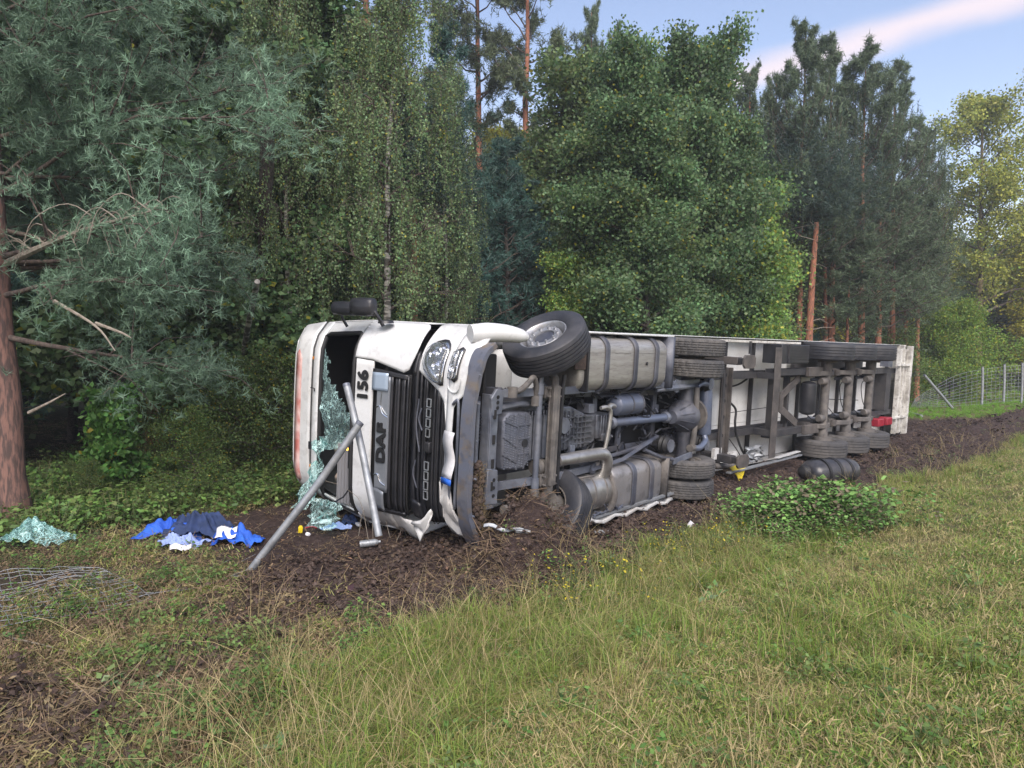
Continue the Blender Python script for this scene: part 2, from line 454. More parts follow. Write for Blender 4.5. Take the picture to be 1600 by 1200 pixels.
def soil_mask(x, y):
    s, t = st_of(x, y)
    w = (fbm(x * 1.3, y * 1.3) - 0.5) * 1.3
    edge = 1.42 + 0.35 * sst(1.8, 5, s) + 0.50 * sst(6, 12, s) + 0.25 * np.exp(-((s + 1.6) / 0.9) ** 2) + w * 0.6
    m = sst(edge + 0.16, edge - 0.16, t) * sst(-4.6, -3.9, t + w * 0.5) * sst(-4.0, -3.0, s + w)
    m = m * (1 - sst(38, 45, s) * 1.0)
    # scuffed ground in front of the cab and on the left
    patch = sst(0.60, 0.70, fbm(x * 0.9 + 31, y * 0.9 + 4) + 0.10 * sst(1.5, -0.5, t) - 0.2 * sst(1.9, 2.6, t)) * sst(2.6, 1.8, t) * sst(-0.5, -2, s) * sst(-11, -7, s)
    far = 1 - sst(2.2, -0.4, np.zeros_like(t) + t) * sst(21, 24, s) * sst(1.2, 0.2, t)
    return np.clip(np.maximum(m * far, patch * 0.6), 0, 1)


def ground(x, y, fine=True):
    x, y = np.asarray(x, float), np.asarray(y, float)
    s, t = st_of(x, y)
    z = 0.55 * sst(1.5, 5.8, t) + 0.05 * sst(6, 12, t)
    z = z + 0.10 * (fbm(x * 0.35, y * 0.35) - 0.5)
    sm = soil_mask(x, y)
    z = z + 0.66 * np.exp(-(((s + 1.18) / 0.46) ** 2 + ((t - 0.72) / 0.38) ** 2))
    z = z + 0.15 * np.exp(-(((s + 1.9) / 0.7) ** 2 + ((t - 1.0) / 0.5) ** 2))
    z = z + 0.12 * np.exp(-(((s + 0.6) / 1.3) ** 2 + ((t - 1.15) / 0.35) ** 2))
    z = z - 0.10 * np.exp(-((t - 0.0) / 0.9) ** 2) * sst(-1, 1, s) * sst(30, 20, s)
    z = z + 0.16 * np.exp(-((t - 1.15) / 0.45) ** 2) * sst(5, 9, s) * sst(45, 30, s)
    z = z + 0.20 * sst(11, 17, s) * sst(3.2, 1.2, t) * sst(-1.6, -0.2, t) * sst(40, 30, s)
    z = z - 0.10 * np.exp(-((t - 2.3) / 0.5) ** 2)
    if fine:
        z = z + sm * (0.16 * (fbm(x * 3.1, y * 3.1, 4) - 0.5) + 0.06 * (fbm(x * 13, y * 13, 3) - 0.5))
        z = z + (1 - sm) * (0.05 * (fbm(x * 1.7, y * 1.7, 3) - 0.5) + 0.03 * (fbm(x * 6, y * 6, 2) - 0.5))
    return z


def at(px, py, dz=0.0):
    """the ground point seen at a photograph pixel"""
    d = pix_dir(px, py); k = np.linspace(1.5, 80, 6000)
    X, Y, Z = d[0] * k, d[1] * k, CAMH + d[2] * k
    h = ground(X, Y) + dz
    i = int(np.argmax(Z < h)) or 5999
    return Vector((X[i], Y[i], h[i]))


def along(px, py, depth):
    d = pix_dir(px, py); d = d / d[1] * depth
    return Vector((d[0], d[1], CAMH + d[2]))
# ------------------------------------------------------------------ the ground
def build_ground():
    rad = np.concatenate([np.geomspace(0.9, 45, 330), np.geomspace(50, 300, 16)])
    ang = np.radians(np.concatenate([np.linspace(-180, -50, 14)[:-1], np.linspace(-50, 50, 330), np.linspace(50, 180, 14)[1:]]))
    A, Rr = np.meshgrid(ang, rad)
    X, Y = Rr * np.sin(A), Rr * np.cos(A)
    Z = ground(X, Y)
    nr, na = X.shape
    V = np.stack([X, Y, Z], -1).reshape(-1, 3)
    V = np.vstack([V, [[0, 0, 0.5]]])
    idx = np.arange(nr * na).reshape(nr, na)
    q = np.stack([idx[:-1, :-1], idx[:-1, 1:], idx[1:, 1:], idx[1:, :-1]], -1).reshape(-1, 4)[:, ::-1]
    faces = q.tolist() + [(int(idx[0, j]), int(idx[0, j + 1]), nr * na) for j in range(na - 1)]
    me = bpy.data.meshes.new('ground'); me.from_pydata(V.tolist(), [], faces)
    sm = np.append(soil_mask(X, Y).reshape(-1), 0)
    s, t = st_of(V[:, 0], V[:, 1])
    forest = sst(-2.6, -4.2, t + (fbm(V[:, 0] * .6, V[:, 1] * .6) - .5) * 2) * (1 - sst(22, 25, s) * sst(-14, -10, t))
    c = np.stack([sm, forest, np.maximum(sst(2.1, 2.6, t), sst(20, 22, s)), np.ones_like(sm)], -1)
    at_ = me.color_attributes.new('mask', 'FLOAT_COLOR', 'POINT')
    at_.data.foreach_set('color', c.reshape(-1))
    me.shade_smooth()
    m = bpy.data.materials.new('ground_material'); m.use_nodes = True
    nt = m.node_tree; b = nt.nodes['Principled BSDF']; L_ = nt.links
    b.inputs['Roughness'].default_value = 1.0; b.inputs['Specular IOR Level'].default_value = 0.15
    tc = nt.nodes.new('ShaderNodeTexCoord')
    def noise(sc, det=6):
        n = nt.nodes.new('ShaderNodeTexNoise'); n.inputs['Scale'].default_value = sc; n.inputs['Detail'].default_value = det; n.inputs['Roughness'].default_value = 0.65
        L_.new(tc.outputs['Object'], n.inputs[0]); return n.outputs[0]
    def ramp(src, stops):
        r = nt.nodes.new('ShaderNodeValToRGB'); L_.new(src, r.inputs[0]); e = r.color_ramp.elements
        while len(e) < len(stops): e.new(0.5)
        for k, (p, c_) in enumerate(stops): e[k].position = p; e[k].color = rgba(c_)
        return r.outputs[0]
    def mix(f, a, b_):
        x = nt.nodes.new('ShaderNodeMix'); x.data_type = 'RGBA'
        L_.new(f, x.inputs[0]); L_.new(a, x.inputs[6]); L_.new(b_, x.inputs[7]); return x.outputs[2]
    att = nt.nodes.new('ShaderNodeAttribute'); att.attribute_name = 'mask'
    sep = nt.nodes.new('ShaderNodeSeparateColor'); L_.new(att.outputs['Color'], sep.inputs[0])
    soil = ramp(noise(14, 10), [(0.3, (0.030, 0.021, 0.020)), (0.5, (0.052, 0.037, 0.034)), (0.68, (0.085, 0.062, 0.054)), (0.8, (0.14, 0.105, 0.085))])
    grass = ramp(noise(7, 10), [(0.3, (0.07, 0.06, 0.035)), (0.45, (0.11, 0.105, 0.05)), (0.6, (0.15, 0.16, 0.06)), (0.75, (0.22, 0.20, 0.09))])
    rough_ = ramp(noise(9, 10), [(0.3, (0.05, 0.042, 0.03)), (0.5, (0.085, 0.07, 0.045)), (0.62, (0.08, 0.095, 0.04)), (0.75, (0.17, 0.13, 0.08))])
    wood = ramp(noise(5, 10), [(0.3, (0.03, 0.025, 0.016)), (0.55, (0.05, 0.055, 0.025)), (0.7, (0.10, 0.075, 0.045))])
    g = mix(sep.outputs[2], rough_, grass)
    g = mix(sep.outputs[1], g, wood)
    g = mix(sep.outputs[0], g, soil)
    L_.new(g, b.inputs['Base Color'])
    bp = nt.nodes.new('ShaderNodeBump'); bp.inputs['Strength'].default_value = 1.0; bp.inputs['Distance'].default_value = 0.03
    L_.new(noise(38, 10), bp.inputs['Height']); L_.new(bp.outputs[0], b.inputs['Normal'])
    me.materials.append(m)
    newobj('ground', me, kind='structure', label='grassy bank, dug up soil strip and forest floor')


build_ground()

# ------------------------------------------------------------------ frames of the two vehicles
def frame(deg, lean, anchor_local, anchor_world):
    t = math.radians(deg); a = Vector((math.cos(t), math.sin(t), 0)); U0 = Vector((-a.y, a.x, 0))
    L_ = (Vector((0, 0, 1)) - lean * U0).normalized(); F_ = -a; U_ = F_.cross(L_)
    R3 = Matrix((F_, L_, U_)).transposed()
    return Matrix.Translation(Vector(anchor_world) - R3 @ Vector(anchor_local)) @ R3.to_4x4()


TRK = frame(48.5, .07, (-1.4, 0, .4), (.47, 8.55, 1.25))
TRL = frame(44, .06, (0, 0, .5), ((1291 - 800) / 1110 * 15.6, 15.6, 1.27))

# ------------------------------------------------------------------ wheels
def tyre_profile(R, W, rr, grooves, gd=0.014):
    h = W / 2; p = [(rr, -h * 0.74), (rr + 0.012, -h * 0.86), (rr + (R - rr) * 0.30, -h * 0.985), (rr + (R - rr) * 0.55, -h * 1.0), (rr + (R - rr) * 0.8, -h * 0.93), (R - 0.022, -h * 0.885), (R - 0.008, -h * 0.83)]
    tw = h * 0.80; n = grooves
    for g in range(n):
        c = -tw + 2 * tw * (g + 1) / (n + 1)
        p += [(R + 0.004 * (1 - (c / tw) ** 2), c - 0.008), (R - gd, c - 0.006), (R - gd, c + 0.006), (R + 0.004 * (1 - (c / tw) ** 2), c + 0.008)]
    p += [(R - 0.008, h * 0.83), (R - 0.022, h * 0.885), (rr + (R - rr) * 0.8, h * 0.93), (rr + (R - rr) * 0.55, h * 1.0), (rr + (R - rr) * 0.30, h * 0.985), (rr + 0.012, h * 0.86), (rr, h * 0.74)]
    return p


_wcache = {}
def wheel(parent, cx, cy, cz, side, R=0.51, W=0.315, grooves=4, blocks=False, tm='tyre', rm='rim', steer=0.0, hub='out', sag=0.0):
    """side +1: outer face looks to +Y (up in the scene)"""
    mx = Matrix.Translation((cx, cy, cz)) @ Matrix.Rotation(steer, 4, 'Z') @ Matrix.Rotation(-math.pi / 2 * side, 4, 'X')
    w = part('wheel', parent, mx)
    rr = 0.288
    key = (R, W, grooves, blocks, tm)
    if key not in _wcache:
        b = MB(); b.capl = False
        pr = tyre_profile(R, W, rr, grooves); seg = 120 if blocks else 72
        def rf(j, k, r):
            if blocks and r > R - 0.01 and (k + (2 if pr[j][1] > 0 else 0)) % 4 == 0: return r - 0.010
            return r
        b.lathe(pr, (0, 0, 0), (0, 0, 1), seg, rf if blocks else (lambda j, k, r: r))
        # raised ring lines and blocks of lettering on the sidewall
        o = b.obj('tyre', tm, w, sharp=28); _wcache[key] = o.data
    else:
        o = newobj('tyre', _wcache[key], w)
    k2 = ('rim', W, rm)
    if k2 not in _wcache:
        b = MB(); h = W / 2; b.capl = False
        b.lathe([(rr + 0.006, -h * 0.78), (rr - 0.014, -h * 0.76), (rr - 0.03, -h * 0.5), (rr - 0.045, 0), (rr - 0.03, h * 0.42), (rr - 0.018, h * 0.68), (rr + 0.004, h * 0.74), (rr + 0.008, h * 0.80), (rr - 0.006, h * 0.80), (rr - 0.022, h * 0.7), (rr - 0.036, h * 0.4), (rr - 0.05, h * 0.05), (0.225, h * 0.0), (0.222, h * 0.25), (0.215, h * 0.52), (0.205, h * 0.60), (0.135, h * 0.60), (0.13, h * 0.40), (0.0, h * 0.38)], (0, 0, 0), (0, 0, 1), 56, lambda j, k, r: r)
        o = b.obj('rim', rm, w, sharp=30); _wcache[k2] = o.data
        b = MB()
        for i in range(10):
            a = i * math.pi / 5 + 0.2; x, y = 0.170 * math.cos(a), 0.170 * math.sin(a)
            if i == 0: b.lathe([(0.022, 0), (0.022, 0.012), (0.017, 0.014), (0.015, 0.034)], (0, 0, 0), (0, 0, 1), 6)
        # dark hand holes between drum and disc
        _wcache[k2 + ('nuts',)] = b
        b2 = MB()
        for i in range(10):
            a = i * math.pi / 5 + 0.5; x, y = 0.197 * math.cos(a), 0.197 * math.sin(a)
            b2.lathe([(0.0, h * 0.02), (0.017, h * 0.03), (0.017, h * 0.32), (0, h * 0.33)], (x, y, 0), (0, 0, 1), 10)
        _wcache[k2 + ('holes',)] = b2
    else:
        newobj('rim', _wcache[k2], w)
    if k2 + ('nm',) not in _wcache:
        o = _wcache[k2 + ('nuts',)].obj('wheel_nut', 'rim' if rm == 'rim' else 'dusty', w); _wcache[k2 + ('nm',)] = o.data; bpy.data.objects.remove(o)
    for i in range(10):
        a = i * math.pi / 5 + 0.2
        newobj('wheel_nut', _wcache[k2 + ('nm',)], w, loc=(0.170 * math.cos(a), 0.170 * math.sin(a), W / 2 * 0.60))
    b = MB(); h = W / 2
    b.lathe([(0.0, h * 0.56), (0.09, h * 0.56), (0.118, h * 0.52), (0.125, h * 0.38)], (0, 0, 0), (0, 0, 1), 24)
    b.lathe([(0.20, -h * 1.25), (0.21, -h * 0.1), (0.16, 0.0)], (0, 0, 0), (0, 0, 1), 32)
    b.obj('hub', 'dusty' if rm != 'rim' else 'chassis', w)
    return w


# ------------------------------------------------------------------ tractor
truck = empty('overturned_truck', TRK, 'white truck tractor lying on its side, underside, wheels and smashed cab front towards the road', 'truck')
CT = math.radians(12)                                       # the cab has tipped forward on its hinges
def cabx(p):
    X, Y, Z = p; dz = Z - 1.1
    return (X * math.cos(CT) + dz * math.sin(CT), Y, 1.1 - X * math.sin(CT) + dz * math.cos(CT))
class CB(MB):                                              # mesh builder in the tipped cab's own frame
    def obj(s, *a, **k):
        s.v = [cabx(p) for p in s.v]
        return MB.obj(s, *a, **k)


def xcab(Y, Z):
    base = 0.0 if Z < 2.15 else (-(Z - 2.15) * 0.38 if Z < 3.05 else -0.342 - (Z - 3.05) * 0.45)
    if Z > 3.35: base += (Z - 3.35) * 0.30
    if Z > 3.62: base -= (Z - 3.62) ** 2 * 3.5
    y = max(0, abs(Y) - 0.72) / 0.53
    return base - 0.30 * y ** 2.6 - 0.03 * (Y / 1.2) ** 2
def xbump(Y, Z):
    y = max(0, abs(Y) - 0.62) / 0.63
    return -0.33 * y ** 2.4 - 0.02 * (Y / 1.2) ** 2 - 0.05 * max(0, 0.62 - Z)


def patch(b, rows, fx, off=0.0, nc=14, dz=None):
    """rows: (Z, Y0, Y1[, offset]) lofted over the front surface, refined between rows"""
    out = []
    for i in range(len(rows) - 1):
        r0, r1 = rows[i], rows[i + 1]; n = max(1, int(abs(r1[0] - r0[0]) / 0.05))
        for k in range(n):
            t = k / n; out.append([r0[q] + (r1[q] - r0[q]) * t for q in range(3)] + [(r0[3] if len(r0) > 3 else 0) * (1 - t) + (r1[3] if len(r1) > 3 else 0) * t])
    out.append(list(rows[-1][:3]) + [rows[-1][3] if len(rows[-1]) > 3 else 0])
    G = [[(fx(y0 + (y1 - y0) * c / nc, z) + off + o_, y0 + (y1 - y0) * c / nc, z) for c in range(nc + 1)] for z, y0, y1, o_ in out]
    return b.grid(G)


def text(body, name, size, m, parent, mx, extrude=0.004, bold=0.0, sx=1.0):
    cu = bpy.data.curves.new(name, 'FONT'); cu.body = body; cu.size = size; cu.extrude = extrude
    cu.align_x = 'CENTER'; cu.align_y = 'CENTER'; cu.space_character = 1.05
    cu.materials.append(M[m])
    tmp = bpy.data.objects.new(name, cu); COL.objects.link(tmp)
    dg = bpy.context.evaluated_depsgraph_get()
    me = bpy.data.meshes.new_from_object(tmp.evaluated_get(dg))
    if bold:
        V0 = [v.co.copy() for v in me.vertices]; F0 = [tuple(p.vertices) for p in me.polygons]; V, Fc = [], []
        for i, (dx, dy) in enumerate(((0, 0), (1, 0), (-1, 0), (0, 1), (0, -1), (.7, .7), (-.7, .7), (.7, -.7), (-.7, -.7))):
            n_ = len(V); V += [(v.x + dx * bold, v.y + dy * bold, v.z + i * 4e-4) for v in V0]; Fc += [tuple(n_ + k for k in f) for f in F0]
        me2 = bpy.data.meshes.new(name); me2.from_pydata(V, [], Fc); me2.materials.append(M[m]); me = me2
    bpy.data.objects.remove(tmp)
    me.name = name
    me.transform(mx @ Matrix.Diagonal((sx, 1, 1, 1)))
    return newobj(name, me, parent)


def build_cab():
    # ---- white shell
    b = CB()
    zt = 3.82
    # sides, roof, back
    for sd_ in (1, -1):
        def sp(X, Z): return (X, sd_ * (1.255 - 0.05 * max(0, Z - 2.2) ** 1.3 - (0.25 * max(0, (Z - 3.45)) ** 1.5)), Z)
        zs = [1.32, 1.6, 2.15, 2.2, 2.6, 3.0, 3.2, 3.5, 3.7, 3.82]
        rows = []
        for z in zs:
            x0 = xcab(1.25, min(z, 3.8)) - 0.01
            rows.append([sp(x0 + (-2.3 - x0) * k / 12, z) for k in range(13)])
        # window opening in the door: leave out some faces
        base = len(b.v); nc = 13
        b.v += [p for r in rows for p in r]
        for i in range(len(rows) - 1):
            for j in range(nc - 1):
                if 2.19 < zs[i] < 3.0 and 1 <= j <= 6: continue
                b.f.append((base + i * nc + j, base + i * nc + j + 1, base + (i + 1) * nc + j + 1, base + (i + 1) * nc + j))
    yt = 1.255 - 0.05 * (1.62) ** 1.3 - 0.25 * .37 ** 1.5
    roof = []
    for k in range(10):
        t = k / 9; X = xcab(0, 3.8) - 0.01 + (-2.3 - xcab(0, 3.8)) * t
        roof.append([(min(X, xcab(y, 3.8) + (0 if k == 0 else X)) if k == 0 else X, y, zt + 0.10 * (1 - (y / 1.2) ** 2) * min(1, t * 3 + .3)) for y in np.linspace(-yt, yt, 13)])
    b.grid(roof)
    b.grid([[(-2.3, y, z) for y in np.linspace(-1.24, 1.24, 5)] for z in (1.32, 2.2, 3.0, 3.82)])
    patch(b, [(3.88, -0.9, 0.9, -0.12), (3.80, -1.12, 1.12), (3.35, -1.2, 1.2)], xcab)
    o = b.obj('cab_shell', 'white', truck, thick=0.02, sharp=40)
    b = CB(); patch(b, [(3.70, -0.95, 0.75), (3.62, -1.02, 0.82), (3.55, -0.95, 0.7)], xcab, 0.013, 20)
    b.obj('roof_sign_print', 'redprint', truck, thick=0.004)
    b = CB(); patch(b, [(3.35, -1.2, 1.2), (3.21, -1.2, 1.2)], xcab, -0.02)
    b.obj('sun_visor', 'black', truck, thick=0.03)
    b = CB(); patch(b, [(3.215, -1.19, 1.19, 0.03), (3.16, -1.2, 1.2, 0.045), (3.06, -1.2, 1.2, 0.015)], xcab)
    b.obj('windscreen_header', 'white', truck, thick=0.02)
    # two small marker lamps on the header strip
    for y in (0.72, -0.72):
        b = CB(); b.lathe([(0.0, 0.0), (0.022, 0.0), (0.02, 0.02), (0, 0.024)], (xcab(y, 3.28) + 0.0, y, 3.28), (1, 0, 0.3), 10); b.obj('marker_lamp', 'amber', truck)
    # gasket
    def fr(z, y): return (xcab(y, z) + 0.004, y, z)
    loop = [fr(3.03, y) for y in np.linspace(-1.08, 1.02, 14)] + [fr(z, 1.05 + 0.06 * (3.03 - z)) for z in np.linspace(2.95, 2.25, 8)] + [fr(2.19, y) for y in np.linspace(1.08, -1.12, 14)] + [fr(z, -1.12) for z in np.linspace(2.25, 2.95, 8)]
    b = CB(); b.tube(loop + [loop[0]], 0.028, 8); b.obj('windscreen_seal', 'rubberseal', truck)
    # A pillars
    for sd_ in (1, -1):
        b = CB(); patch(b, [(3.07, sd_ * 1.05, sd_ * 1.19), (2.15, sd_ * 1.10, sd_ * 1.25)], xcab, 0.0, 4); b.obj('windscreen_pillar', 'white', truck, thick=0.02)
    # white strip with the number
    b = CB(); patch(b, [(2.165, -1.16, 0.80, -0.015), (2.14, -1.16, 0.80), (1.90, -1.24, 0.785), (1.885, -1.24, 0.785, -0.015)], xcab, 0.0, 30)
    b.obj('front_strip', 'white', truck, thick=0.015)
    mx = Matrix(((0, 0, 1, 0), (1, 0, 0, 0), (0, 1, 0, 0), (0, 0, 0, 1)))     # text x -> +Y, text y -> +Z, face -> +X
    CABM = Matrix.Rotation(CT, 4, 'Y'); CABM = Matrix.Translation((0, 0, 1.1)) @ CABM @ Matrix.Translation((0, 0, -1.1))
    text('156', 'fleet_number', 0.215, 'letter', truck, CABM @ Matrix.Translation((0.018, 0.485, 2.01)) @ mx, 0.002, 0.011, 1.10)
    # corner panel beside the strip: pressed recess
    b = CB(); patch(b, [(2.2, 0.812, 1.25), (1.90, 0.797, 1.253), (1.43, 0.68, 1.255), (1.36, 0.72, 1.25), (1.30, 0.86, 1.23), (1.27, 1.0, 1.2)], xcab, 0.004, 16)
    b.obj('corner_panel', 'white', truck, thick=0.015)
    b = CB()
    b.tube([fr(1.93, 0.86), fr(1.92, 1.02), fr(1.86, 1.075), fr(1.68, 1.08), fr(1.56, 1.04), fr(1.47, 0.86)], 0.011, 6, 6)
    b.obj('corner_panel_crease', 'white', truck)
    b = CB(); patch(b, [(1.885, -1.25, -1.0), (1.65, -1.26, -0.95), (1.60, -1.24, -1.0)], xcab, 0.0, 8)
    b.v = [(x - 0.015, y - 0.02 * math.sin(z * 20), z) for x, y, z in b.v]
    b.obj('corner_panel', 'whitedirty', truck, thick=0.015, label='torn lower corner panel of the cab')
    b = CB()
    G = [[(xcab(y, z) + 0.02 + 0.04 * math.sin(y * 9 + z * 5), y - (0.05 if z < 1.5 else 0), z) for y in np.linspace(-0.98, -1.22 - (0.06 if z < 1.4 else 0), 6)] for z in (1.72, 1.6, 1.5, 1.42, 1.34, 1.27)]
    b.grid(G); b.obj('step_panel', 'whitedirty', truck, thick=0.012)
    # upper grille
    b = CB(); patch(b, [(1.89, -0.99, 0.70), (1.36, -0.99, 0.66)], xcab, -0.05, 20); b.obj('grille_back', 'dark', truck, thick=0.01)
    for z, w, x in ((1.60, .045, 0), (1.545, .02, -.02), (1.50, .035, -.005), (1.455, .012, -.02), (1.415, .03, 0), (1.37, .02, -.01)):
        b = CB(); patch(b, [(z + w / 2, -0.97, 0.655 + (z - 1.4) * .1), (z - w / 2, -0.97, 0.65 + (z - 1.4) * .1)], xcab, x, 12); b.obj('grille_slat', 'black', truck, thick=0.022)
    b = CB(); patch(b, [(1.88, 0.655, 0.70), (1.37, 0.60, 0.655)], xcab, 0.0, 4); b.obj('grille_frame', 'black', truck, thick=0.03); b = CB(); patch(b, [(1.88, -0.99, -0.95), (1.37, -0.99, -0.95)], xcab, 0.0, 4)
    b.obj('grille_frame', 'black', truck, thick=0.03)
    b = CB(); patch(b, [(1.805, -0.74, 0.62), (1.79, -0.74, 0.62, .018), (1.625, -0.74, 0.62, .018), (1.61, -0.74, 0.62)], xcab, 0.0, 20)
    b.obj('logo_panel', 'silver', truck, thick=0.015)
    b = CB(); patch(b, [(1.865, 0.45, 0.66), (1.63, 0.45, 0.66)], xcab, 0.035, 6); b.obj('marker_plate', 'mirrorglass', truck, thick=0.008)
    b = CB(); patch(b, [(1.83, -0.74, -0.70, .02), (1.72, -0.93, -0.70, .045), (1.61, -0.96, -0.72, .07)], xcab, 0.01, 6); b.obj('logo_panel_end', 'silver', truck, thick=0.012)
    b = CB()
    for yy in (0.25, -0.55):
        b.tube([(0.026, yy, 1.80), (0.026, yy + .02, 1.74), (0.026, yy - .06, 1.70), (0.026, yy - .10, 1.62)], 0.006, 5, 4)
    b.tube([(0.028, 0.44, 1.72), (0.028, 0.28, 1.72), (0.028, 0.2, 1.66), (0.028, 0.18, 1.62)], 0.006, 5, 4)
    b.obj('panel_trim_line', 'chrome', truck)
    text('DAF', 'maker_lettering', 0.165, 'letter', truck, CABM @ Matrix.Translation((0.032, -0.16, 1.695)) @ mx, 0.009, 0.010, 1.45)
    # interior seen through the smashed screen
    b = CB(); G = [[(x_, y, z) for y, z in ((-1.17, 1.9), (-1.17, 3.1), (-1.0, 3.7), (0, 3.78), (1.0, 3.7), (1.17, 3.1), (1.17, 1.9), (0, 1.88), (-1.17, 1.9))] for x_ in (-.78, -1.4, -2.2)]; b.grid(G)
    b.grid([[(-2.21, y, z) for y in (-1.15, 0, 1.15)] for z in (1.9, 2.8, 3.7)]); b.obj('cab_lining', 'seatdark', truck, thick=.01)
    b = CB(); b.box(-0.75, -0.22, -1.12, 1.02, 1.85, 2.22); b.box(-0.62, -0.45, 0.25, 0.75, 2.2, 2.34); b.obj('dashboard', 'black', truck, bevel=0.03)
    b = CB(); b.tube([(-0.72 + .2 * math.sin(a) * .45, 0.62 + .23 * math.cos(a), 2.38 + .2 * math.sin(a)) for a in np.linspace(0, 2 * math.pi, 20)], 0.016, 7)
    b.bar((-0.72, 0.4, 2.38), (-0.72, 0.84, 2.38), 0.05, 0.03); b.obj('steering_wheel', 'black', truck)
    for y in (0.6, -0.55):
        b = CB(); b.box(-1.5, -1.0, y - .25, y + .25, 1.95, 2.12); b.box(-1.62, -1.45, y - .25, y + .25, 2.05, 2.75); b.box(-1.6, -1.48, y - .14, y + .14, 2.76, 2.98)
        b.obj('seat', 'seatdark', truck, bevel=0.05)
    b = CB(); b.box(-2.28, -1.7, -1.2, 1.2, 1.95, 2.1); b.box(-2.27, -2.2, -1.2, 1.2, 2.1, 3.7); b.obj('bunk', 'seatdark', truck, bevel=0.03)
    b = CB()
    for k, (y, z0, z1) in enumerate(((0.45, 2.25, 2.9), (0.38, 2.3, 2.9))):
        b.box(-0.95 - .1 * k, -0.9 - .1 * k, y - .06, y + .06, z0, z1)
    b.obj('grey_trim_column', 'chassis2', truck, bevel=0.01)
    b = CB(); b.grid([[(-0.5 + 0.05 * math.sin(j * 1.3), -0.35 - 0.09 * j * (1 - 0.3 * (z - 2.3)), z + 0.03 * math.sin(j)) for j in range(8)] for z in np.linspace(2.62, 2.85, 5)])
    b.obj('curtain', 'curtain', truck, thick=0.01)
    b = CB(); b.box(-0.42, -0.2, -1.05, -0.3, 2.28, 2.58)
    for k in range(6): b.box(-0.2, -0.19, -1.05, -0.3, 2.3 + k * .05, 2.32 + k * .05)
    b.obj('fallen_locker', 'seat', truck, bevel=0.02)
    em = bpy.data.materials.new('lit_amber_lamp'); em.use_nodes = True
    pb = em.node_tree.nodes['Principled BSDF']; pb.inputs['Base Color'].default_value = (0.9, 0.35, 0.03, 1); pb.inputs['Emission Color'].default_value = (1, 0.45, 0.06, 1); pb.inputs['Emission Strength'].default_value = 2.5
    b = CB(); b.box(-0.06, -0.02, -0.33, -0.22, 2.25, 2.31); b.obj('lit_indicator', em, truck, bevel=0.012)
    # windscreen: cracked laminate, upper part still in the frame, lower part torn and hanging
    b = CB(); G = []
    rr = np.random.default_rng(5)
    for i, z in enumerate(np.linspace(2.22, 3.0, 26)):
        row = []
        lim = 1.04
        for j in range(34):
            y = lim - (lim + 0.30 + 0.2 * (z - 2.2)) * j / 33
            cr_ = 0.012 * rr.normal() * (1 if y < 0.5 else 0.3) + (0.10 * math.sin(y * 7) * max(0, 0.4 - y) * (1 if y < 0.4 else 0))
            row.append((xcab(y, z) - 0.01 + cr_, y, z))
        G.append(row)
    # keep: strip along the header everywhere and the whole lower half; hole in the upper middle stays thin glass
    b.grid(G)
    keep = []
    nc = 34
    for fc in b.f:
        q = np.mean([b.v[i] for i in fc], axis=0); y, z = q[1], q[2]
        e = 0.05 * math.sin(y * 23) + 0.04 * math.sin(y * 51)
        if y > 0.42 and z < 2.86 + e: continue
        if y > 0.15 and z < 2.62 - (0.42 - y) * 0.9 + e: continue
        keep.append(fc)
    b.f = keep
    b.obj('windscreen', 'crack', truck, label='shattered turquoise windscreen still hanging in its frame')
    b = CB(); G = []
    for i in range(20):
        z = 2.72 + 0.42 * i / 19; row = []
        for j in range(26):
            y = -0.22 - 0.94 * j / 25 - (0.08 * i / 19); dr = 0.16 * (j / 25) ** 1.5
            row.append((xcab(-0.6, z) + 0.05 + dr + 0.022 * rr.normal() + 0.05 * math.sin(j * .8 + i * .3), y, z - 0.06 * math.sin(j / 5) + 0.10 * (j / 25) ** 2))
        G.append(row)
    b.grid(G)
    b.f = [f for f in b.f if not (-0.75 < np.mean([b.v[i][1] for i in f]) < -0.35 and np.mean([b.v[i][2] for i in f]) < 2.86)]
    b.obj('windscreen', 'crack', truck, label='torn lower half of the shattered windscreen')
    b = CB(); G = []
    for i in range(10):
        G.append([(0.10 + 0.03 * rr.normal() + 0.1 * i / 9, -0.95 - 0.33 * i / 9, 2.66 - 0.42 * j / 11 + 0.02 * rr.normal()) for j in range(12)])
    b.grid(G); b.obj('windscreen', 'crack', truck, label='loose sheet of shattered glass under the windscreen')
    # mirrors on the upper side
    b = CB()
    b.tube([(-0.12, 1.20, 1.86), (-0.05, 1.30, 1.88), (0.0, 1.40, 1.96), (0.02, 1.40, 2.10)], 0.022, 8, 5)
    b.tube([(-0.30, 1.16, 2.58), (-0.24, 1.28, 2.62), (-0.14, 1.38, 2.54)], 0.018, 8, 4)
    b.obj('mirror_arm', 'black', truck)
    def pod(zc, zl, y0, h, xs):
        b = CB(); n = 20
        for tt, ww in ((-1, .75), (-.8, .95), (0, 1.0), (.8, .95), (1, .7)):
            pass
        rings = []
        for tt, ww in ((-1, .01), (-1, .7), (-.86, .93), (-.4, 1), (.4, 1), (.86, .93), (1, .7), (1, .01)):
            z = zc + tt * zl
            rings.append([(xs + (0.10 if math.cos(a) > 0 else 0.05) * ww * np.sign(math.cos(a)) * abs(math.cos(a)) ** .6, y0 + h * ww * np.sign(math.sin(a)) * abs(math.sin(a)) ** .7, z) for a in np.linspace(0, 2 * math.pi, n + 1)])
        b.grid(rings); return b.obj('mirror_housing', 'black', truck, sharp=50)
    pod(2.40, 0.21, 1.385, 0.085, -0.10); pod(2.07, 0.17, 1.41, 0.11, -0.02)
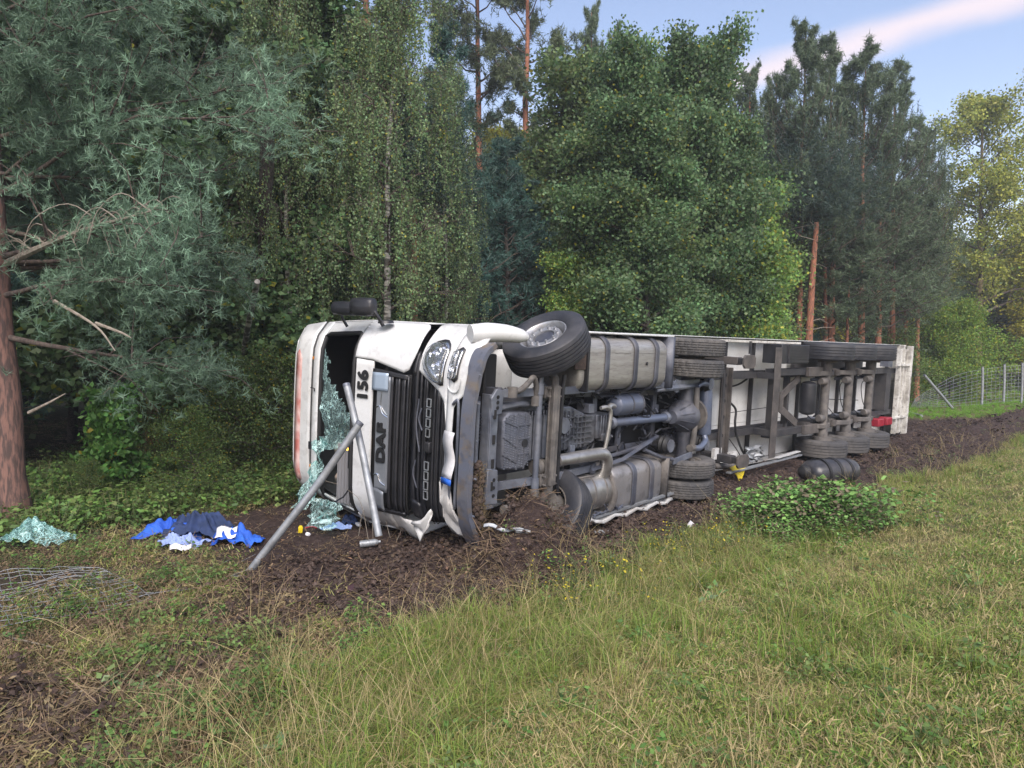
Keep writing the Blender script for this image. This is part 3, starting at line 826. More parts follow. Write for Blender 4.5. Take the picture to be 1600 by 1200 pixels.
    b = CB(); b.lathe([(0.0, 0), (0.1, 0), (0.085, .03), (0, .04)], (-0.17, 1.235, 1.86), (0.1, 1, 0), 14); b.obj('mirror_base', 'black', truck)
    # wiper arms
    b = CB(); b.tube([(0.0, 0.1, 2.16), (-.03, -0.15, 2.24), (-0.05, -.55, 2.26)], 0.010, 5); b.tube([(0.0, -0.75, 2.16), (-.0, -0.9, 2.28), (0.05, -1.05, 2.5)], 0.010, 5); b.obj('wiper', 'black', truck)
    b = CB(); b.tube([(xcab(.3, 3.1) + .04, .34, 3.20), (xcab(.3, 3.1) + .06, .34, 3.12), (xcab(.3, 3.1) + .05, .30, 3.12)], 0.008, 5); b.obj('roof_hook', 'black', truck)
    b = CB(); b.box(xcab(0, 3.2) - .0, xcab(0, 3.2) + .05, -.48, -.38, 3.18, 3.25); b.obj('roof_bracket', 'black', truck)


build_cab()


def build_front():
    # headlamp and bumper unit, upper side
    b = MB()
    patch(b, [(1.27, .76, 1.18, -.03), (1.25, .72, 1.24), (1.15, .665, 1.25), (1.0, .58, 1.25), (.9, .52, 1.25), (.8, .40, 1.25), (.76, .15, 1.25)], xbump, 0, 22)
    patch(b, [(.76, -.45, 1.25), (.72, -.45, 1.25), (.69, -.43, 1.25), (.665, .36, 1.25, -.01), (.62, .44, 1.25, -.02), (.55, .50, 1.24, -.03), (.49, .60, 1.22, -.06), (.46, .66, 1.2, -.10)], xbump, 0, 26)
    # side return of the bumper back to the wheel arch
    G = []
    for z in (1.27, 1.1, .9, .7, .5, .46):
        x0 = xbump(1.25, z); x1 = -0.62 if z < .9 else -0.62 - (z - .9) * 1.0
        G.append([(x0 + (x1 - x0) * k / 6, 1.25 + 0.012 * math.sin(k), z) for k in range(7)])
    b.grid(G)
    b.obj('bumper', 'white', truck, thick=0.018, sharp=40)
    # fender over the front wheel
    b = MB(); G = []
    for a in np.linspace(0.95, 2.1, 12):
        r = 0.66; cx_, cz_ = -1.4, .52
        G.append([(cx_ + r * math.cos(a), y, cz_ + r * math.sin(a)) for y in (0.98, 1.12, 1.22, 1.265)])
    b.grid(G); b.obj('wheel_arch', 'white', truck, thick=0.02)
    b = MB(); b.tube([(-.16, 1.17, .62), (-.35, 1.19, .54), (-.55, 1.19, .45), (-.72, 1.17, .38), (-.80, 1.15, .35)], [.10, .11, .10, .08, .04], 14, 3); b.obj('fender_nose', 'white', truck)
    b = MB(); b.box(-2.0, -.9, 1.235, 1.258, 1.10, 1.36); b.obj('step_fairing', 'white', truck, bevel=0.01)
    # lamps
    def lamp(rows, name, bulbs):
        b = MB(); patch(b, rows, xbump, 0.012, 12); b.obj('lamp_bezel', 'black', truck, thick=0.012)
        ins = [(z, y0 + .022, y1 - .022) for z, y0, y1 in rows]; ins[0] = (rows[0][0] - .012,) + ins[0][1:]; ins[-1] = (rows[-1][0] + .012,) + ins[-1][1:]
        h = part(name, truck)
        b = MB(); patch(b, ins, xbump, 0.021, 12); b.obj('reflector', 'reflector', h, thick=0.004)
        b = MB()
        for y, z, r in bulbs:
            b.lathe([(r, .024), (r * 1.05, .045), (r * .85, .045), (r * .7, .03), (r * .3, .045), (0, .055)], (xbump(y, z), y, z), (1, .25, 0), 20)
        b.obj('bulb_ring', 'chrome', h)
        b = MB(); n = len(ins)
        patch(b, [(z, y0, y1, .035 + .03 * math.sin(math.pi * i / (n - 1))) for i, (z, y0, y1) in enumerate(ins)], xbump, 0.012, 12)
        b.obj('lens', 'glass', h, thick=0.005)
    lamp([(1.185, .86, .93), (1.16, .80, 1.0), (1.10, .72, 1.06), (1.0, .635, 1.085), (.93, .60, 1.08), (.87, .58, 1.04), (.83, .59, .98)], 'headlight', [(.92, 1.06, .06), (.80, .95, .07), (.98, .93, .055), (.69, .91, .04)])
    lamp([(.735, .72, .93), (.71, .66, .99), (.66, .64, 1.02), (.615, .68, 1.0)], 'fog_light', [(.78, .68, .045), (.92, .68, .03)])
    # bumper creases
    b = MB()
    fb = lambda y, z: (xbump(y, z) + .012, y, z)
    b.tube([fb(1.2, .775), fb(.9, .77), fb(.62, .755), fb(.55, .72), fb(.53, .66), fb(.56, .60), fb(.68, .57)], .010, 6, 5)
    b.obj('bumper_crease', 'white', truck)
    # lower grille
    b = MB(); patch(b, [(1.30, -1.05, .74), (1.15, -1.02, .68), (1.0, -1.0, .60), (.9, -.98, .54), (.8, -.95, .42), (.765, -.9, .16)], xbump, -0.06, 24); b.obj('grille_back', 'dark', truck, thick=0.01)
    for z, w, y0, y1, x in ((1.275, .06, -.95, .9, 0), (1.20, .025, -1.0, .69, -.01), (1.155, .02, -1.0, .67, -.03), (1.10, .02, -1.0, .64, -.01), (.965, .02, -.98, .57, -.01), (.925, .03, -.97, .545, -.02), (.875, .012, -.96, .50, 0), (.84, .03, -.95, .46, -.02), (.795, .02, -.9, .38, -.01)):
        b = MB(); patch(b, [(z + w / 2, y0, y1), (z - w / 2, y0, y1 - .01)], xbump, x, 16); b.obj('grille_slat', 'black', truck, thick=0.03)
    b = MB(); patch(b, [(1.32, .70, .92, .01), (1.28, .66, .93, .01)], xbump, 0, 6); b.obj('grille_frame', 'black', truck, thick=0.04); b = MB(); patch(b, [(1.30, -.97, -.75), (1.15, -1.0, -.80)], xbump, 0, 6); b.obj('grille_frame', 'black', truck, thick=0.04)
    # rows of bright rectangular frames in the lower grille
    for y0 in (.42, -.29):
        for k in range(4):
            b = MB(); y = y0 - k * .112; z0, z1 = 1.0, 1.065
            for p, q in (((y, z0), (y - .09, z0)), ((y - .09, z0), (y - .09, z1)), ((y - .09, z1), (y, z1)), ((y, z1), (y, z0))):
                b.bar((xbump(p[0], p[1]) + .02, p[0], p[1]), (xbump(q[0], q[1]) + .02, q[0], q[1]), .010, .010, (1, 0, 0))
            b.obj('grille_insert', 'galv', truck)
    b = MB(); b.box(-.0, .05, -.18, -.06, .97, 1.05); b.obj('radar_box', 'black', truck, bevel=0.012)
    b = MB()
    for (y0, z0, y1, z1) in ((.40, 1.22, -.2, 1.18), (-.3, 1.24, -.62, 1.2), (.3, 1.17, .05, 1.15)):
        b.tube([(0.0, y0, z0), (.01, (y0 + y1) / 2, (z0 + z1) / 2 + .04), (-.0, y1, z1)], .010, 6, 6)
    b.obj('loose_hose', 'chassis', truck)
    # lower intake frame
    b = MB(); b.tube([(.0, .40, .665), (.01, .43, .63), (.0, .42, .585), (0, .0, .575), (0, -.6, .575), (-.02, -.72, .59), (-.04, -.74, .64), (-.02, -.66, .68), (.0, -.2, .672)], .017, 8, 5); b.obj('intake_frame', 'chassis2', truck)
    b = MB(); patch(b, [(.70, -.95, .55), (.42, -.95, .60)], xbump, -.10, 10); b.obj('intake_back', 'dark', truck, thick=.01)
    # torn lower end of the bumper
    b = MB(); rr = np.random.default_rng(9)
    G = []
    for i, (z, y0, y1) in enumerate([(.80, -.44, -.50), (.78, -.40, -.86), (.74, -.40, -.94), (.70, -.40, -1.0), (.66, -.60, -1.05), (.60, -.78, -1.10), (.54, -.84, -1.13), (.48, -.9, -1.18)]):
        G.append([(xbump(y0 + (y1 - y0) * c / 10, z) + .02 * math.sin(c * 1.2 + i), y0 + (y1 - y0) * c / 10 + .015 * rr.normal(), z + .008 * rr.normal()) for c in range(11)])
    b.grid(G); b.obj('bumper', 'whitedirty', truck, thick=.014, label='broken lower end of the bumper')
    b = MB(); G = []
    for i, (z, y0, y1) in enumerate([(1.20, -1.0, -1.07), (1.12, -.98, -1.12), (1.04, -.95, -1.2), (.98, -.90, -1.08), (.94, -.84, -1.04), (.91, -.80, -.98)]):
        G.append([(.03 + .03 * math.sin(c + i * .6), y0 + (y1 - y0) * c / 6, z) for c in range(7)])
    b.grid(G); b.obj('bumper_shard', 'whitedirty', truck, thick=.014)
    # number plate
    pm = part('number_plate', truck)
    b = MB(); G = [[(x_ + .015 * math.sin(k * .8), .12 - .50 * k / 10, z + .010 * math.sin(k * .7)) for k in range(11)] for x_, z in ((.075, .70), (.10, .60), (.12, .50))]
    b.grid(G); b.obj('plate_face', 'plate', pm, thick=.006)
    b = MB(); b.grid([[(x_, y, z) for y in (-.385, -.45)] for x_, z in ((.10, .70), (.145, .50))]); b.obj('plate_band', 'blueplate', pm, thick=.006)
    # under-run beam, bent
    b = MB()
    pts = [(-.30, 1.06, .44), (-.12, .93, .42), (-.02, .62, .40), (.04, .35, .385), (.05, -.3, .38), (.04, -.62, .39), (-.04, -.9, .40), (-.2, -1.13, .42), (-.26, -1.2, .43)]
    pts = cr([Vector(p) for p in pts], 5)
    for i in range(len(pts) - 1):
        pass
    sec = [(-.03, -.085), (.03, -.085), (.03, .085), (-.03, .085)]
    rings = []
    for i, p in enumerate(pts):
        d = (pts[min(i + 1, len(pts) - 1)] - pts[max(0, i - 1)]).normalized(); u = Vector((0, 0, 1)); s_ = d.cross(u).normalized()
        wd = 1.15 if abs(p.y) > .8 else 1
        rings.append([tuple(p + s_ * a_ + u * c_ * wd) for a_, c_ in sec + [sec[0]]])
    b.grid(rings); b.obj('underrun_beam', 'rust', truck, bevel=.006)
    b = MB()
    for y in (.75, .45, .05, -.35, -.75):
        b.lathe([(.011, -.05), (.011, -.025)], (.0, y, .32), (0, 0, 1), 8)
    b.obj('beam_bolt', 'chassis2', truck)
    # second cross member with lightening holes and brackets
    b = MB(); b.box(-.45, -.33, -.76, .52, .41, .43); b.box(-.345, -.33, -.76, .52, .43, .56); b.box(-.45, -.435, -.76, .52, .43, .5); b.obj('front_cross_member', 'chassis2', truck, bevel=.006)
    for y in (.30, .02, -.25, -.5):
        b = MB(); b.tube([(-.39, y - .05, .407), (-.39, y + .05, .407)], .020, 8); b.obj('slot', 'dark', truck)
    for y0, y1 in ((.30, .58), (-.72, -.3)):
        b = MB(); b.prism([(-.50, y0), (-.34, y0 - .02), (-.32, y1 - .1), (-.40, y1), (-.52, y1 - .02)] if y0 > 0 else [(-.50, y0), (-.30, y0 + .02), (-.32, y1), (-.48, y1 - .03)], 'z', .40, .44)
        b.obj('tow_bracket', 'chassis2', truck, bevel=.008)
        for q in (.3, .55, .8):
            b = MB(); yy = y0 + (y1 - y0) * q * .85
            b.lathe([(0, -.004), (.021, -.004), (.021, .002), (0, .002)], (-.42, yy, .397), (0, 0, 1), 12); b.obj('bracket_hole', 'dark', truck)
    b = MB(); b.tube([(-.16, .45, .45), (-.18, .1, .47), (-.18, -.5, .47), (-.15, -.8, .46)], .028, 8, 4); b.tube([(-.22, .3, .55), (-.22, -.6, .55)], .05, 8)
    b.obj('cooler_pipe', 'chassis2', truck)
    b = MB()
    for k in range(9):
        b.tube([(-.23 + .035 * math.cos(a), .3 - .035 * k + .0, .50 + .035 * math.sin(a)) for a in np.linspace(0, 2 * math.pi, 9)], .008, 5)
    b.obj('coil_spring', 'black', truck)
    # dark inner structure behind bumper
    b = MB(); b.box(-.62, -.42, -.95, .95, .62, 1.25); b.obj('radiator', 'dark', truck, bevel=.02)


build_front()


def build_chassis():
    for y, sgn in ((.43, 1), (-.43, -1)):
        b = MB(); y2 = y * .9
        b.prism([(-.35, y - .04), (-.35, y + .04), (-2.4, y + .04), (-3.2, y2 + .04), (-6.1, y2 + .04), (-6.1, y2 - .04), (-3.2, y2 - .04), (-2.4, y - .04)], 'z', .66, .675)
        b.prism([(-.35, y + .03 * sgn), (-.35, y + .04 * sgn), (-2.4, y + .04 * sgn), (-3.2, y2 + .04 * sgn), (-6.1, y2 + .04 * sgn), (-6.1, y2 + .03 * sgn), (-3.2, y2 + .03 * sgn), (-2.4, y + .03 * sgn)], 'z', .676, .93)
        b.obj('chassis_rail', 'chassis', truck)
    for X in (-2.7, -3.35, -4.3, -5.75):
        b = MB(); b.box(X - .05, X + .05, -.38, .38, .68, .72); b.box(X - .05, X - .04, -.38, .38, .721, .9); b.obj('cross_member', 'chassis', truck, bevel=.004)
    # leaf springs with shackles
    for y in (.52, -.54):
        s_ = part('leaf_spring', truck)
        for k, (x0, x1, dz) in enumerate(((-.48, -2.42, 0), (-.62, -2.25, .022))):
            b = MB(); G = []
            for q in range(15):
                X = x0 + (x1 - x0) * q / 14; Z = .47 - .07 * math.sin(math.pi * q / 14) + dz
                G.append((X, Z))
            b.prism([(x, z) for x, z in G] + [(x, z + .018) for x, z in G[::-1]], 'y', y - .045, y + .045)
            b.obj('spring_leaf', 'chassis2', s_)
        for X in (-.5, -2.42):
            b = MB(); b.box(X - .05, X + .05, y - .06, y + .06, .44, .66); b.lathe([(.04, -.07), (.04, .07)], (X, y, .47), (0, 1, 0), 14); b.obj('shackle', 'chassis', s_, bevel=.006)
        b = MB(); b.box(-1.46, -1.2, y - .07, y + .07, .36, .42)
        for dx in (-.1, .1):
            for dy in (-.05, .05): b.lathe([(.014, -.06), (.014, 0)], (-1.33 + dx, y + dy, .36), (0, 0, 1), 8)
        b.obj('spring_seat', 'dusty', s_, bevel=.006)
    # front axle
    b = MB(); pts = [(-1.33, .98, .50), (-1.33, .86, .47), (-1.33, .70, .36), (-1.33, .55, .32), (-1.33, -.55, .32), (-1.33, -.70, .36), (-1.33, -.86, .47), (-1.33, -.98, .50)]
    b.tube(pts, [.06, .06, .055, .05, .048, .045, .045, .045, .05, .055, .06, .06], 10, 4); b.obj('front_axle', 'dusty', truck)
    b = MB(); b.box(-1.39, -1.27, -.6, .6, .28, .30); b.box(-1.39, -1.27, -.6, .6, .345, .365); b.obj('axle_beam_flange', 'dusty', truck, bevel=.004)
    b = MB(); b.tube([(-1.56, .72, .37), (-1.52, .3, .36), (-1.52, -.6, .36), (-1.56, -.75, .37)], .028, 10, 3); b.obj('brake_pipe', 'black', truck)
    b = MB(); b.tube([(-1.12, .80, .38), (-1.12, -.72, .38)], .036, 12)
    b.tube([(-1.12, .62, .38), (-1.12, .50, .38)], .048, 12); b.tube([(-1.12, -.50, .38), (-1.12, -.62, .38)], .048, 12); b.obj('tie_rod', 'chassis2', truck)
    for sgn in (1, -1):
        b = MB(); b.tube([(-1.33, .88 * sgn, .42), (-1.22, .86 * sgn, .37), (-1.12, .80 * sgn, .38)], .04, 10, 4)
        b.lathe([(.075, -.1), (.075, .1)], (-1.33, .92 * sgn, .5), (0, 0, 1), 18); b.obj('steering_knuckle', 'dusty', truck)
    b = MB(); b.tube([(-.72, .54, .44), (-.80, .56, .40), (-.88, .64, .36), (-.96, .70, .36), (-1.04, .62, .38), (-1.08, .52, .40), (-1.1, .44, .42)], .034, 10, 6); b.lathe([(.06, -.06), (.06, .06)], (-.70, .53, .44), (0, 1, 0), 14); b.lathe([(.06, -.06), (.06, .06)], (-1.1, .42, .42), (0, 1, 0), 14)
    b.obj('anti_roll_arm', 'dusty', truck)
    b = MB(); b.tube([(-.70, -.82, .42), (-.80, -.84, .36), (-.9, -.92, .33), (-1.0, -.93, .33), (-1.08, -.84, .36), (-1.12, -.72, .38)], .034, 10, 6); b.lathe([(.06, -.05), (.06, .05)], (-.68, -.82, .42), (1, 0, 0), 12); b.lathe([(.055, -.06), (.055, .06)], (-1.12, -.70, .38), (0, 1, 0), 12)
    b.obj('anti_roll_arm', 'dusty', truck)
    # engine: sump with ribs, block
    b = MB(); b.prism([(-.62, -.36), (-.60, .22), (-.70, .30), (-1.06, .28), (-1.1, -.30), (-1.0, -.40)], 'z', .46, .74)
    o = b.obj('engine_sump', 'engine', truck, bevel=.03)
    b = MB()
    for p, q in (((-.61, .02), (-.85, -.12)), ((-.85, .28), (-.85, -.38)), ((-.61, -.18), (-.85, -.30)), ((-.98, .27), (-.98, -.38)), ((-.62, .2), (-.85, .12)), ((-.85, -.02), (-1.08, -.02)), ((-.85, -.2), (-1.08, -.2)), ((-.85, .14), (-1.08, .14))):
        b.bar((p[0], p[1], .457), (q[0], q[1], .457), .014, .02)
    b.obj('sump_ribs', 'engine', truck)
    b = MB()
    for i in range(9):
        for j in range(22):
            x, y = -.64 - i * .052, .24 - j * .028 + (i % 2) * .014
            if -.38 < y < .28: b.lathe([(.010, .0), (.007, -.009), (0, -.011)], (x, y, .459), (0, 0, 1), 6)
    b.obj('sump_studs', 'chassis2', truck)
    b = MB(); b.box(-1.5, -.62, -.36, .40, .60, 1.25); b.box(-1.62, -1.08, -.38, -.1, .56, .9)
    for k in range(7): b.box(-1.16 - .055 * k, -1.14 - .055 * k, -.30, .28, .54, .6)
    b.obj('engine_block', 'casting', truck, bevel=.012)
    b = MB()
    for k in range(4): b.tube([(-1.14 - k * .09, .22, .52), (-1.12 - k * .09, -.3, .50)], .03, 8)
    b.tube([(-.62, .34, .56), (-.9, .38, .50), (-1.2, .34, .55)], .035, 8, 4)
    b.obj('engine_pipes', 'chassis2', truck)
    b = MB(); b.lathe([(0, 0), (.05, 0), (.05, .01), (0.04, .015)], (-.98, -.08, .445), (0, 0, 1), 20); b.obj('drain_plug', 'black', truck)
    b = MB(); b.lathe([(.09, 0), (.10, .03), (.08, .06), (.095, .09), (.075, .12), (.09, .15), (.07, .2)], (-1.2, -.40, .47), (-1, .05, 0), 18); b.obj('exhaust_flex', 'dusty', truck)
    # gearbox
    gb = MB(); gb.prism([(-1.62, -.26), (-1.60, .30), (-1.95, .30), (-2.30, .17), (-2.50, .16), (-2.52, -.20), (-2.3, -.27)], 'z', .53, 1.0)
    gb.obj('gearbox', 'casting', truck, bevel=.02)
    b = MB()
    for k in range(8): b.box(-1.66 - k * .085, -1.645 - k * .085, -.24, .24 - (k > 4) * .06, .50, .54)
    for k in range(6): b.box(-2.40, -2.02, -.20 + k * .07, -.188 + k * .07, .495, .54)
    for k in range(3): b.bar((-1.64, -.2 + k * .16, .515), (-1.98, -.08 + k * .12, .515), .014, .04)
    b.obj('gearbox_ribs', 'casting', truck)
    b = MB()
    for k in range(14): 
        a = k / 14 * 2 * math.pi; b.lathe([(.013, -.02), (.013, 0)], (-1.80 + .15 * math.cos(a), .06 + .15 * math.sin(a), .53), (0, 0, 1), 6)
    b.lathe([(.10, -.03), (.11, 0), (.11, .03)], (-1.80, .06, .52), (0, 0, 1), 20)
    b.box(-2.05, -1.95, -.3, -.2, .5, .6); b.box(-2.50, -2.38, .18, .30, .55, .75)
    b.obj('gearbox_fittings', 'chassis2', truck, bevel=.004)
    b = MB(); b.box(-2.86, -2.5, -.16, .16, .5, .82); b.box(-2.82, -2.6, -.2, -.1, .47, .6)
    for k in range(5): b.box(-2.58 - k * .06, -2.565 - k * .06, -.15, .15, .47, .5)
    b.lathe([(.12, 0), (.12, .06), (.08, .1)], (-2.86, 0, .68), (-1, 0, 0), 18); b.obj('retarder', 'casting', truck, bevel=.012)
    b = MB(); b.tube([(-2.46, .26, .42), (-2.56, .27, .40), (-2.66, .22, .40), (-2.66, .05, .40), (-2.62, -.28, .42), (-2.6, -.38, .46)][::-1], .028, 10, 5); b.tube([(-2.84, .26, .46), (-2.72, .28, .44), (-2.62, .24, .42)], .035, 10, 4); b.obj('coolant_pipe', 'steel', truck)
    # propeller shaft, differential
    b = MB(); b.tube([(-3.08, 0, .62), (-4.42, -.0, .56)], .062, 20); b.obj('propeller_shaft', 'bluegrey', truck)
    b = MB(); b.lathe([(.075, 0), (.09, .03), (.09, .06), (.05, .09), (.05, .15), (.085, .18)], (-4.40, 0, .56), (-1, 0, 0), 18); b.lathe([(.07, 0), (.09, .05), (.07, .1)], (-3.1, 0, .62), (1, 0, 0), 18)
    for a in range(4): b.lathe([(.012, 0), (.012, .02)], (-4.42 - .05, .06 * math.cos(a * 1.57), .56 + .06 * math.sin(a * 1.57)), (-1, 0, 0), 6)
    b.obj('universal_joint', 'chassis2', truck)
    da = part('rear_axle', truck)
    b = MB(); b.lathe([(.10, 0), (.13, .05), (.15, .14), (.22, .24), (.26, .34), (.27, .42), (.24, .5), (.16, .57), (0, .60)], (-4.55, 0, .52), (-1, 0, 0), 28); b.obj('differential', 'chassis', da)
    b = MB()
    for k in range(10):
        a = k / 10 * 2 * math.pi; b.bar((-4.62, .12 * math.cos(a), .52 + .12 * math.sin(a)), (-4.86, .25 * math.cos(a), .52 + .25 * math.sin(a)), .012, .03)
    b.obj('casting_ribs', 'chassis', da)
    b = MB(); b.lathe([(.15, -.95), (.11, -.8), (.10, -.45), (.13, -.25), (.13, .25), (.10, .45), (.11, .8), (.15, .95)], (-5.0, 0, .52), (0, 1, 0), 20); b.obj('axle_tube', 'chassis', da)
    b = MB(); b.lathe([(.26, 0), (.275, .03), (.26, .06)], (-5.2, 0, .52), (-1, 0, .0), 28); b.obj('differential_cover', 'dusty', da)
    b = MB(); b.tube([(-5.02, .46, .36), (-4.98, .2, .33), (-4.98, -.2, .33), (-5.0, -.45, .36), (-5.02, -.52, .38)], .045, 12, 5); b.lathe([(.06, -.06), (.06, .06)], (-5.0, -.50, .37), (1, 0, 0), 12); b.obj('anti_roll_bar', 'dusty', truck)
    b = MB(); b.tube([(-5.02, .48, .36), (-5.2, .52, .36), (-5.45, .5, .40)], .038, 10, 4); b.tube([(-5.02, -.50, .36), (-5.25, -.52, .36), (-5.48, -.44, .38), (-5.52, -.36, .42)], .05, 12, 5); b.obj('anti_roll_link', 'bluegrey', truck)
    # air bellows of the rear suspension
    for x, y in ((-4.45, .50), (-4.40, -.42), (-5.6, .5), (-5.6, -.5)):
        b = MB(); b.lathe([(.07, .0), (.11, .02), (.14, .06), (.125, .09), (.145, .13), (.13, .18), (.14, .22), (.12, .28)], (x, y, .42), (0, 0, 1), 22); b.obj('air_bellow', 'rubberseal', truck)
        b = MB(); b.lathe([(.0, .0), (.10, .0), (.10, .02)], (x, y, .40), (0, 0, 1), 22); b.obj('bellow_plate', 'chassis2', truck)
    b = MB(); b.tube([(-4.0, .44, .50), (-4.3, .47, .42), (-4.7, .48, .40), (-5.1, .48, .42)], [.03, .045, .04, .03], 10, 4); b.obj('radius_arm', 'chassis2', truck)
    b = MB(); b.tube([(-2.9, -.46, .56), (-3.6, -.38, .50), (-4.1, -.26, .48)], .03, 8); b.tube([(-3.7, -.42, .46), (-4.1, -.56, .40), (-4.4, -.62, .36)], .03, 8, 3); b.obj('radius_arm', 'chassis', truck)
    b = MB(); b.bar((-3.9, .52, .46), (-5.15, .55, .40), .09, .03); b.bar((-4.4, -.66, .36), (-5.0, -.60, .36), .09, .03); b.obj('trailing_leaf', 'chassis2', truck, bevel=.004)
    b = MB(); b.tube([(-2.35, -.56, .45), (-3.1, -.5, .45), (-3.9, -.30, .47)], .035, 4); b.obj('cross_brace', 'chassis', truck)
    # air tanks
    b = MB(); b.lathe([(.0, -.01), (.08, .0), (.145, .05), (.155, .10), (.155, .60), (.145, .65), (.08, .69), (0, .70)], (-3.02, .25, .62), (-1, 0, 0), 28); b.obj('air_tank', 'bluegrey', truck)
    b = MB()
    for X in (-3.35, -3.62): b.lathe([(.158, 0), (.161, .0), (.161, .03), (.158, .03)], (X, .25, .62), (-1, 0, 0), 28)
    b.obj('tank_strap', 'chassis', truck)
    b = MB(); b.box(-3.16, -3.10, .22, .28, .478, .50); b.obj('tank_label', 'paper', truck)
    b = MB(); b.lathe([(.0, -.01), (.07, 0), (.11, .03), (.12, .08), (.12, .72), (.11, .77), (.07, .80), (0, .81)], (-5.66, -.38, .50), (0, 1, 0.04), 26); b.obj('air_tank', 'bluegrey', truck)
    # fuel tank, upper side: rounded box with straps
    def rtank(x0, x1, yc, zc, hy, hz, r, name, m, straps, sm, sw=.07):
        def ring(hy, hz, r, k=6):
            out = []
            for cx_, cz_, a0 in ((1, 1, 0), (-1, 1, 90), (-1, -1, 180), (1, -1, 270)):
                for q in range(k + 1):
                    a = math.radians(a0 + 90 * q / k); out.append((cx_ * (hy - r) + r * math.cos(a), cz_ * (hz - r) + r * math.sin(a)))
            return out
        T = part(name, truck)
        rg = []
        for X, e in ((x0, .35), (x0 - .004, .10), (x0 - .03, .03), (x0 - .08, 0), (x1 + .08, 0), (x1 + .03, .03), (x1 + .004, .10), (x1, .35)):
            q = ring(hy - e * .5, hz - e * .5, max(.02, r - e * .4)); rg.append([(X, yc + a_, zc + b_) for a_, b_ in q] + [(X, yc + q[0][0], zc + q[0][1])])
        b = MB(); b.grid(rg); n = len(rg[0]) - 1
        b.f.append(tuple(range(n))); b.f.append(tuple(range((len(rg) - 1) * (n + 1), (len(rg) - 1) * (n + 1) + n)))
        b.obj('tank_body', m, T, sharp=50)
        for X in straps:
            b = MB(); q = ring(hy + .012, hz + .012, r + .01); q2 = ring(hy + .03, hz + .03, r + .02); rows = []
            for XX, w in ((X - sw / 2, q), (X - sw / 2 + .012, q2), (X + sw / 2 - .012, q2), (X + sw / 2, q)):
                rows.append([(XX, yc + a_, zc + b_) for a_, b_ in w] + [(XX, yc + w[0][0], zc + w[0][1])])
            b.grid(rows); b.obj('tank_strap', sm, T, sharp=50)
        return T
    t1 = rtank(-1.85, -4.03, .84, .68, .35, .33, .17, 'fuel_tank', 'alu', (-2.42, -3.12, -3.68), 'chassis', .095)
    for X in (-2.1, -2.8, -3.4, -3.9):
        b = MB(); b.box(X - .2, X + .2, .99, .994, .346, .349); b.obj('weld_seam', 'dusty', t1)
    b = MB(); b.lathe([(.0, -.012), (.025, -.01), (.025, 0)], (-3.42, .85, .345), (0, 0, 1), 12); b.obj('drain_plug', 'black', t1)
    rtank(-2.78, -4.13, -.90, .66, .32, .30, .15, 'adblue_tank', 'alu2', (-3.30, -3.78), 'chassis', .11)
    # perforated mud-caked plate behind the front wheel and mudguards
    b = MB(); b.box(-2.0, -1.72, .78, 1.24, .33, .36); b.obj('caked_mud_plate', 'soilclod', truck, bevel=.01)
    b = MB(); b.box(-1.98, -1.94, .5, 1.2, .3, .95); b.box(-1.95, -1.6, .45, .52, .45, .9); b.obj('inner_mudguard', 'black', truck, bevel=.01)
    b = MB(); G = []
    for a in np.linspace(-.22, .5, 5): G.append([(-4.14 - .02 * abs(a), y, .55 + a) for y in (.48, .8, 1.24)])
    b.grid(G); b.obj('mudguard', 'chassis', truck, thick=.06)
    b = MB(); G = []
    for a in np.linspace(-.22, .5, 5): G.append([(-4.22 - .02 * abs(a), y, .55 + a) for y in (-.58, -.8, -1.20)])
    b.grid(G); b.obj('mudguard', 'dusty', truck, thick=.06)
    b = MB(); b.box(-5.9, -4.2, .62, 1.24, 1.08, 1.12); b.box(-5.9, -4.2, -1.24, -.62, 1.08, 1.12); b.obj('wheel_cover', 'black', truck, bevel=.02)
    # exhaust silencer and pipes
    b = MB(); b.tube([(-1.42, -.35, .46), (-1.62, -.35, .44)], .075, 16); b.obj('exhaust_flange', 'dusty', truck)
    b = MB(); b.tube([(-1.60, -.35, .43), (-2.0, -.34, .40), (-2.42, -.34, .38), (-2.56, -.38, .38), (-2.64, -.5, .40), (-2.66, -.64, .46), (-2.62, -.7, .52)], [.075, .08, .085, .088, .09, .09, .08], 18, 5); b.obj('exhaust_pipe', 'steel', truck)
    b = MB(); b.lathe([(.0, 0), (.2, .0), (.262, .03), (.27, .06), (.27, .70), (.26, .74), (.2, .76), (0, .76)], (-2.02, -.88, .60), (-1, 0, .0), 34); b.obj('silencer', 'steel', truck)
    b = MB()
    for X in (-2.14, -2.34, -2.6): b.lathe([(.271, 0), (.277, .005), (.277, .025), (.271, .03)], (X, -.88, .60), (-1, 0, 0), 34)
    b.obj('silencer_band', 'dusty', truck)
    b = MB(); b.tube([(-2.74, -.62, .40), (-2.78, -.9, .33), (-2.76, -1.1, .36), (-2.7, -1.2, .42)], [.02, .05, .05, .03], 8, 4); b.tube([(-1.8, -.62, .38), (-2.1, -.60, .34), (-2.3, -.62, .36)], .015, 6); b.obj('silencer_bracket', 'dusty', truck)
    # clutter of hoses along both rails
    r3 = random.Random(4)
    b = MB()
    for k in range(80):
        x = r3.uniform(-5.7, -1.0); y = r3.choice([-1, 1]) * r3.uniform(.05, .5); z = r3.uniform(.56, .7)
        pts = [(x, y, z)]
        for q in range(3): pts.append((pts[-1][0] + r3.uniform(-.3, .1), pts[-1][1] + r3.uniform(-.16, .16), z + r3.uniform(-.06, .06)))
        b.tube(pts, r3.choice([.008, .012, .018]), 5, 4)
    b.obj('hoses_and_cables', 'black', truck)
    b = MB()
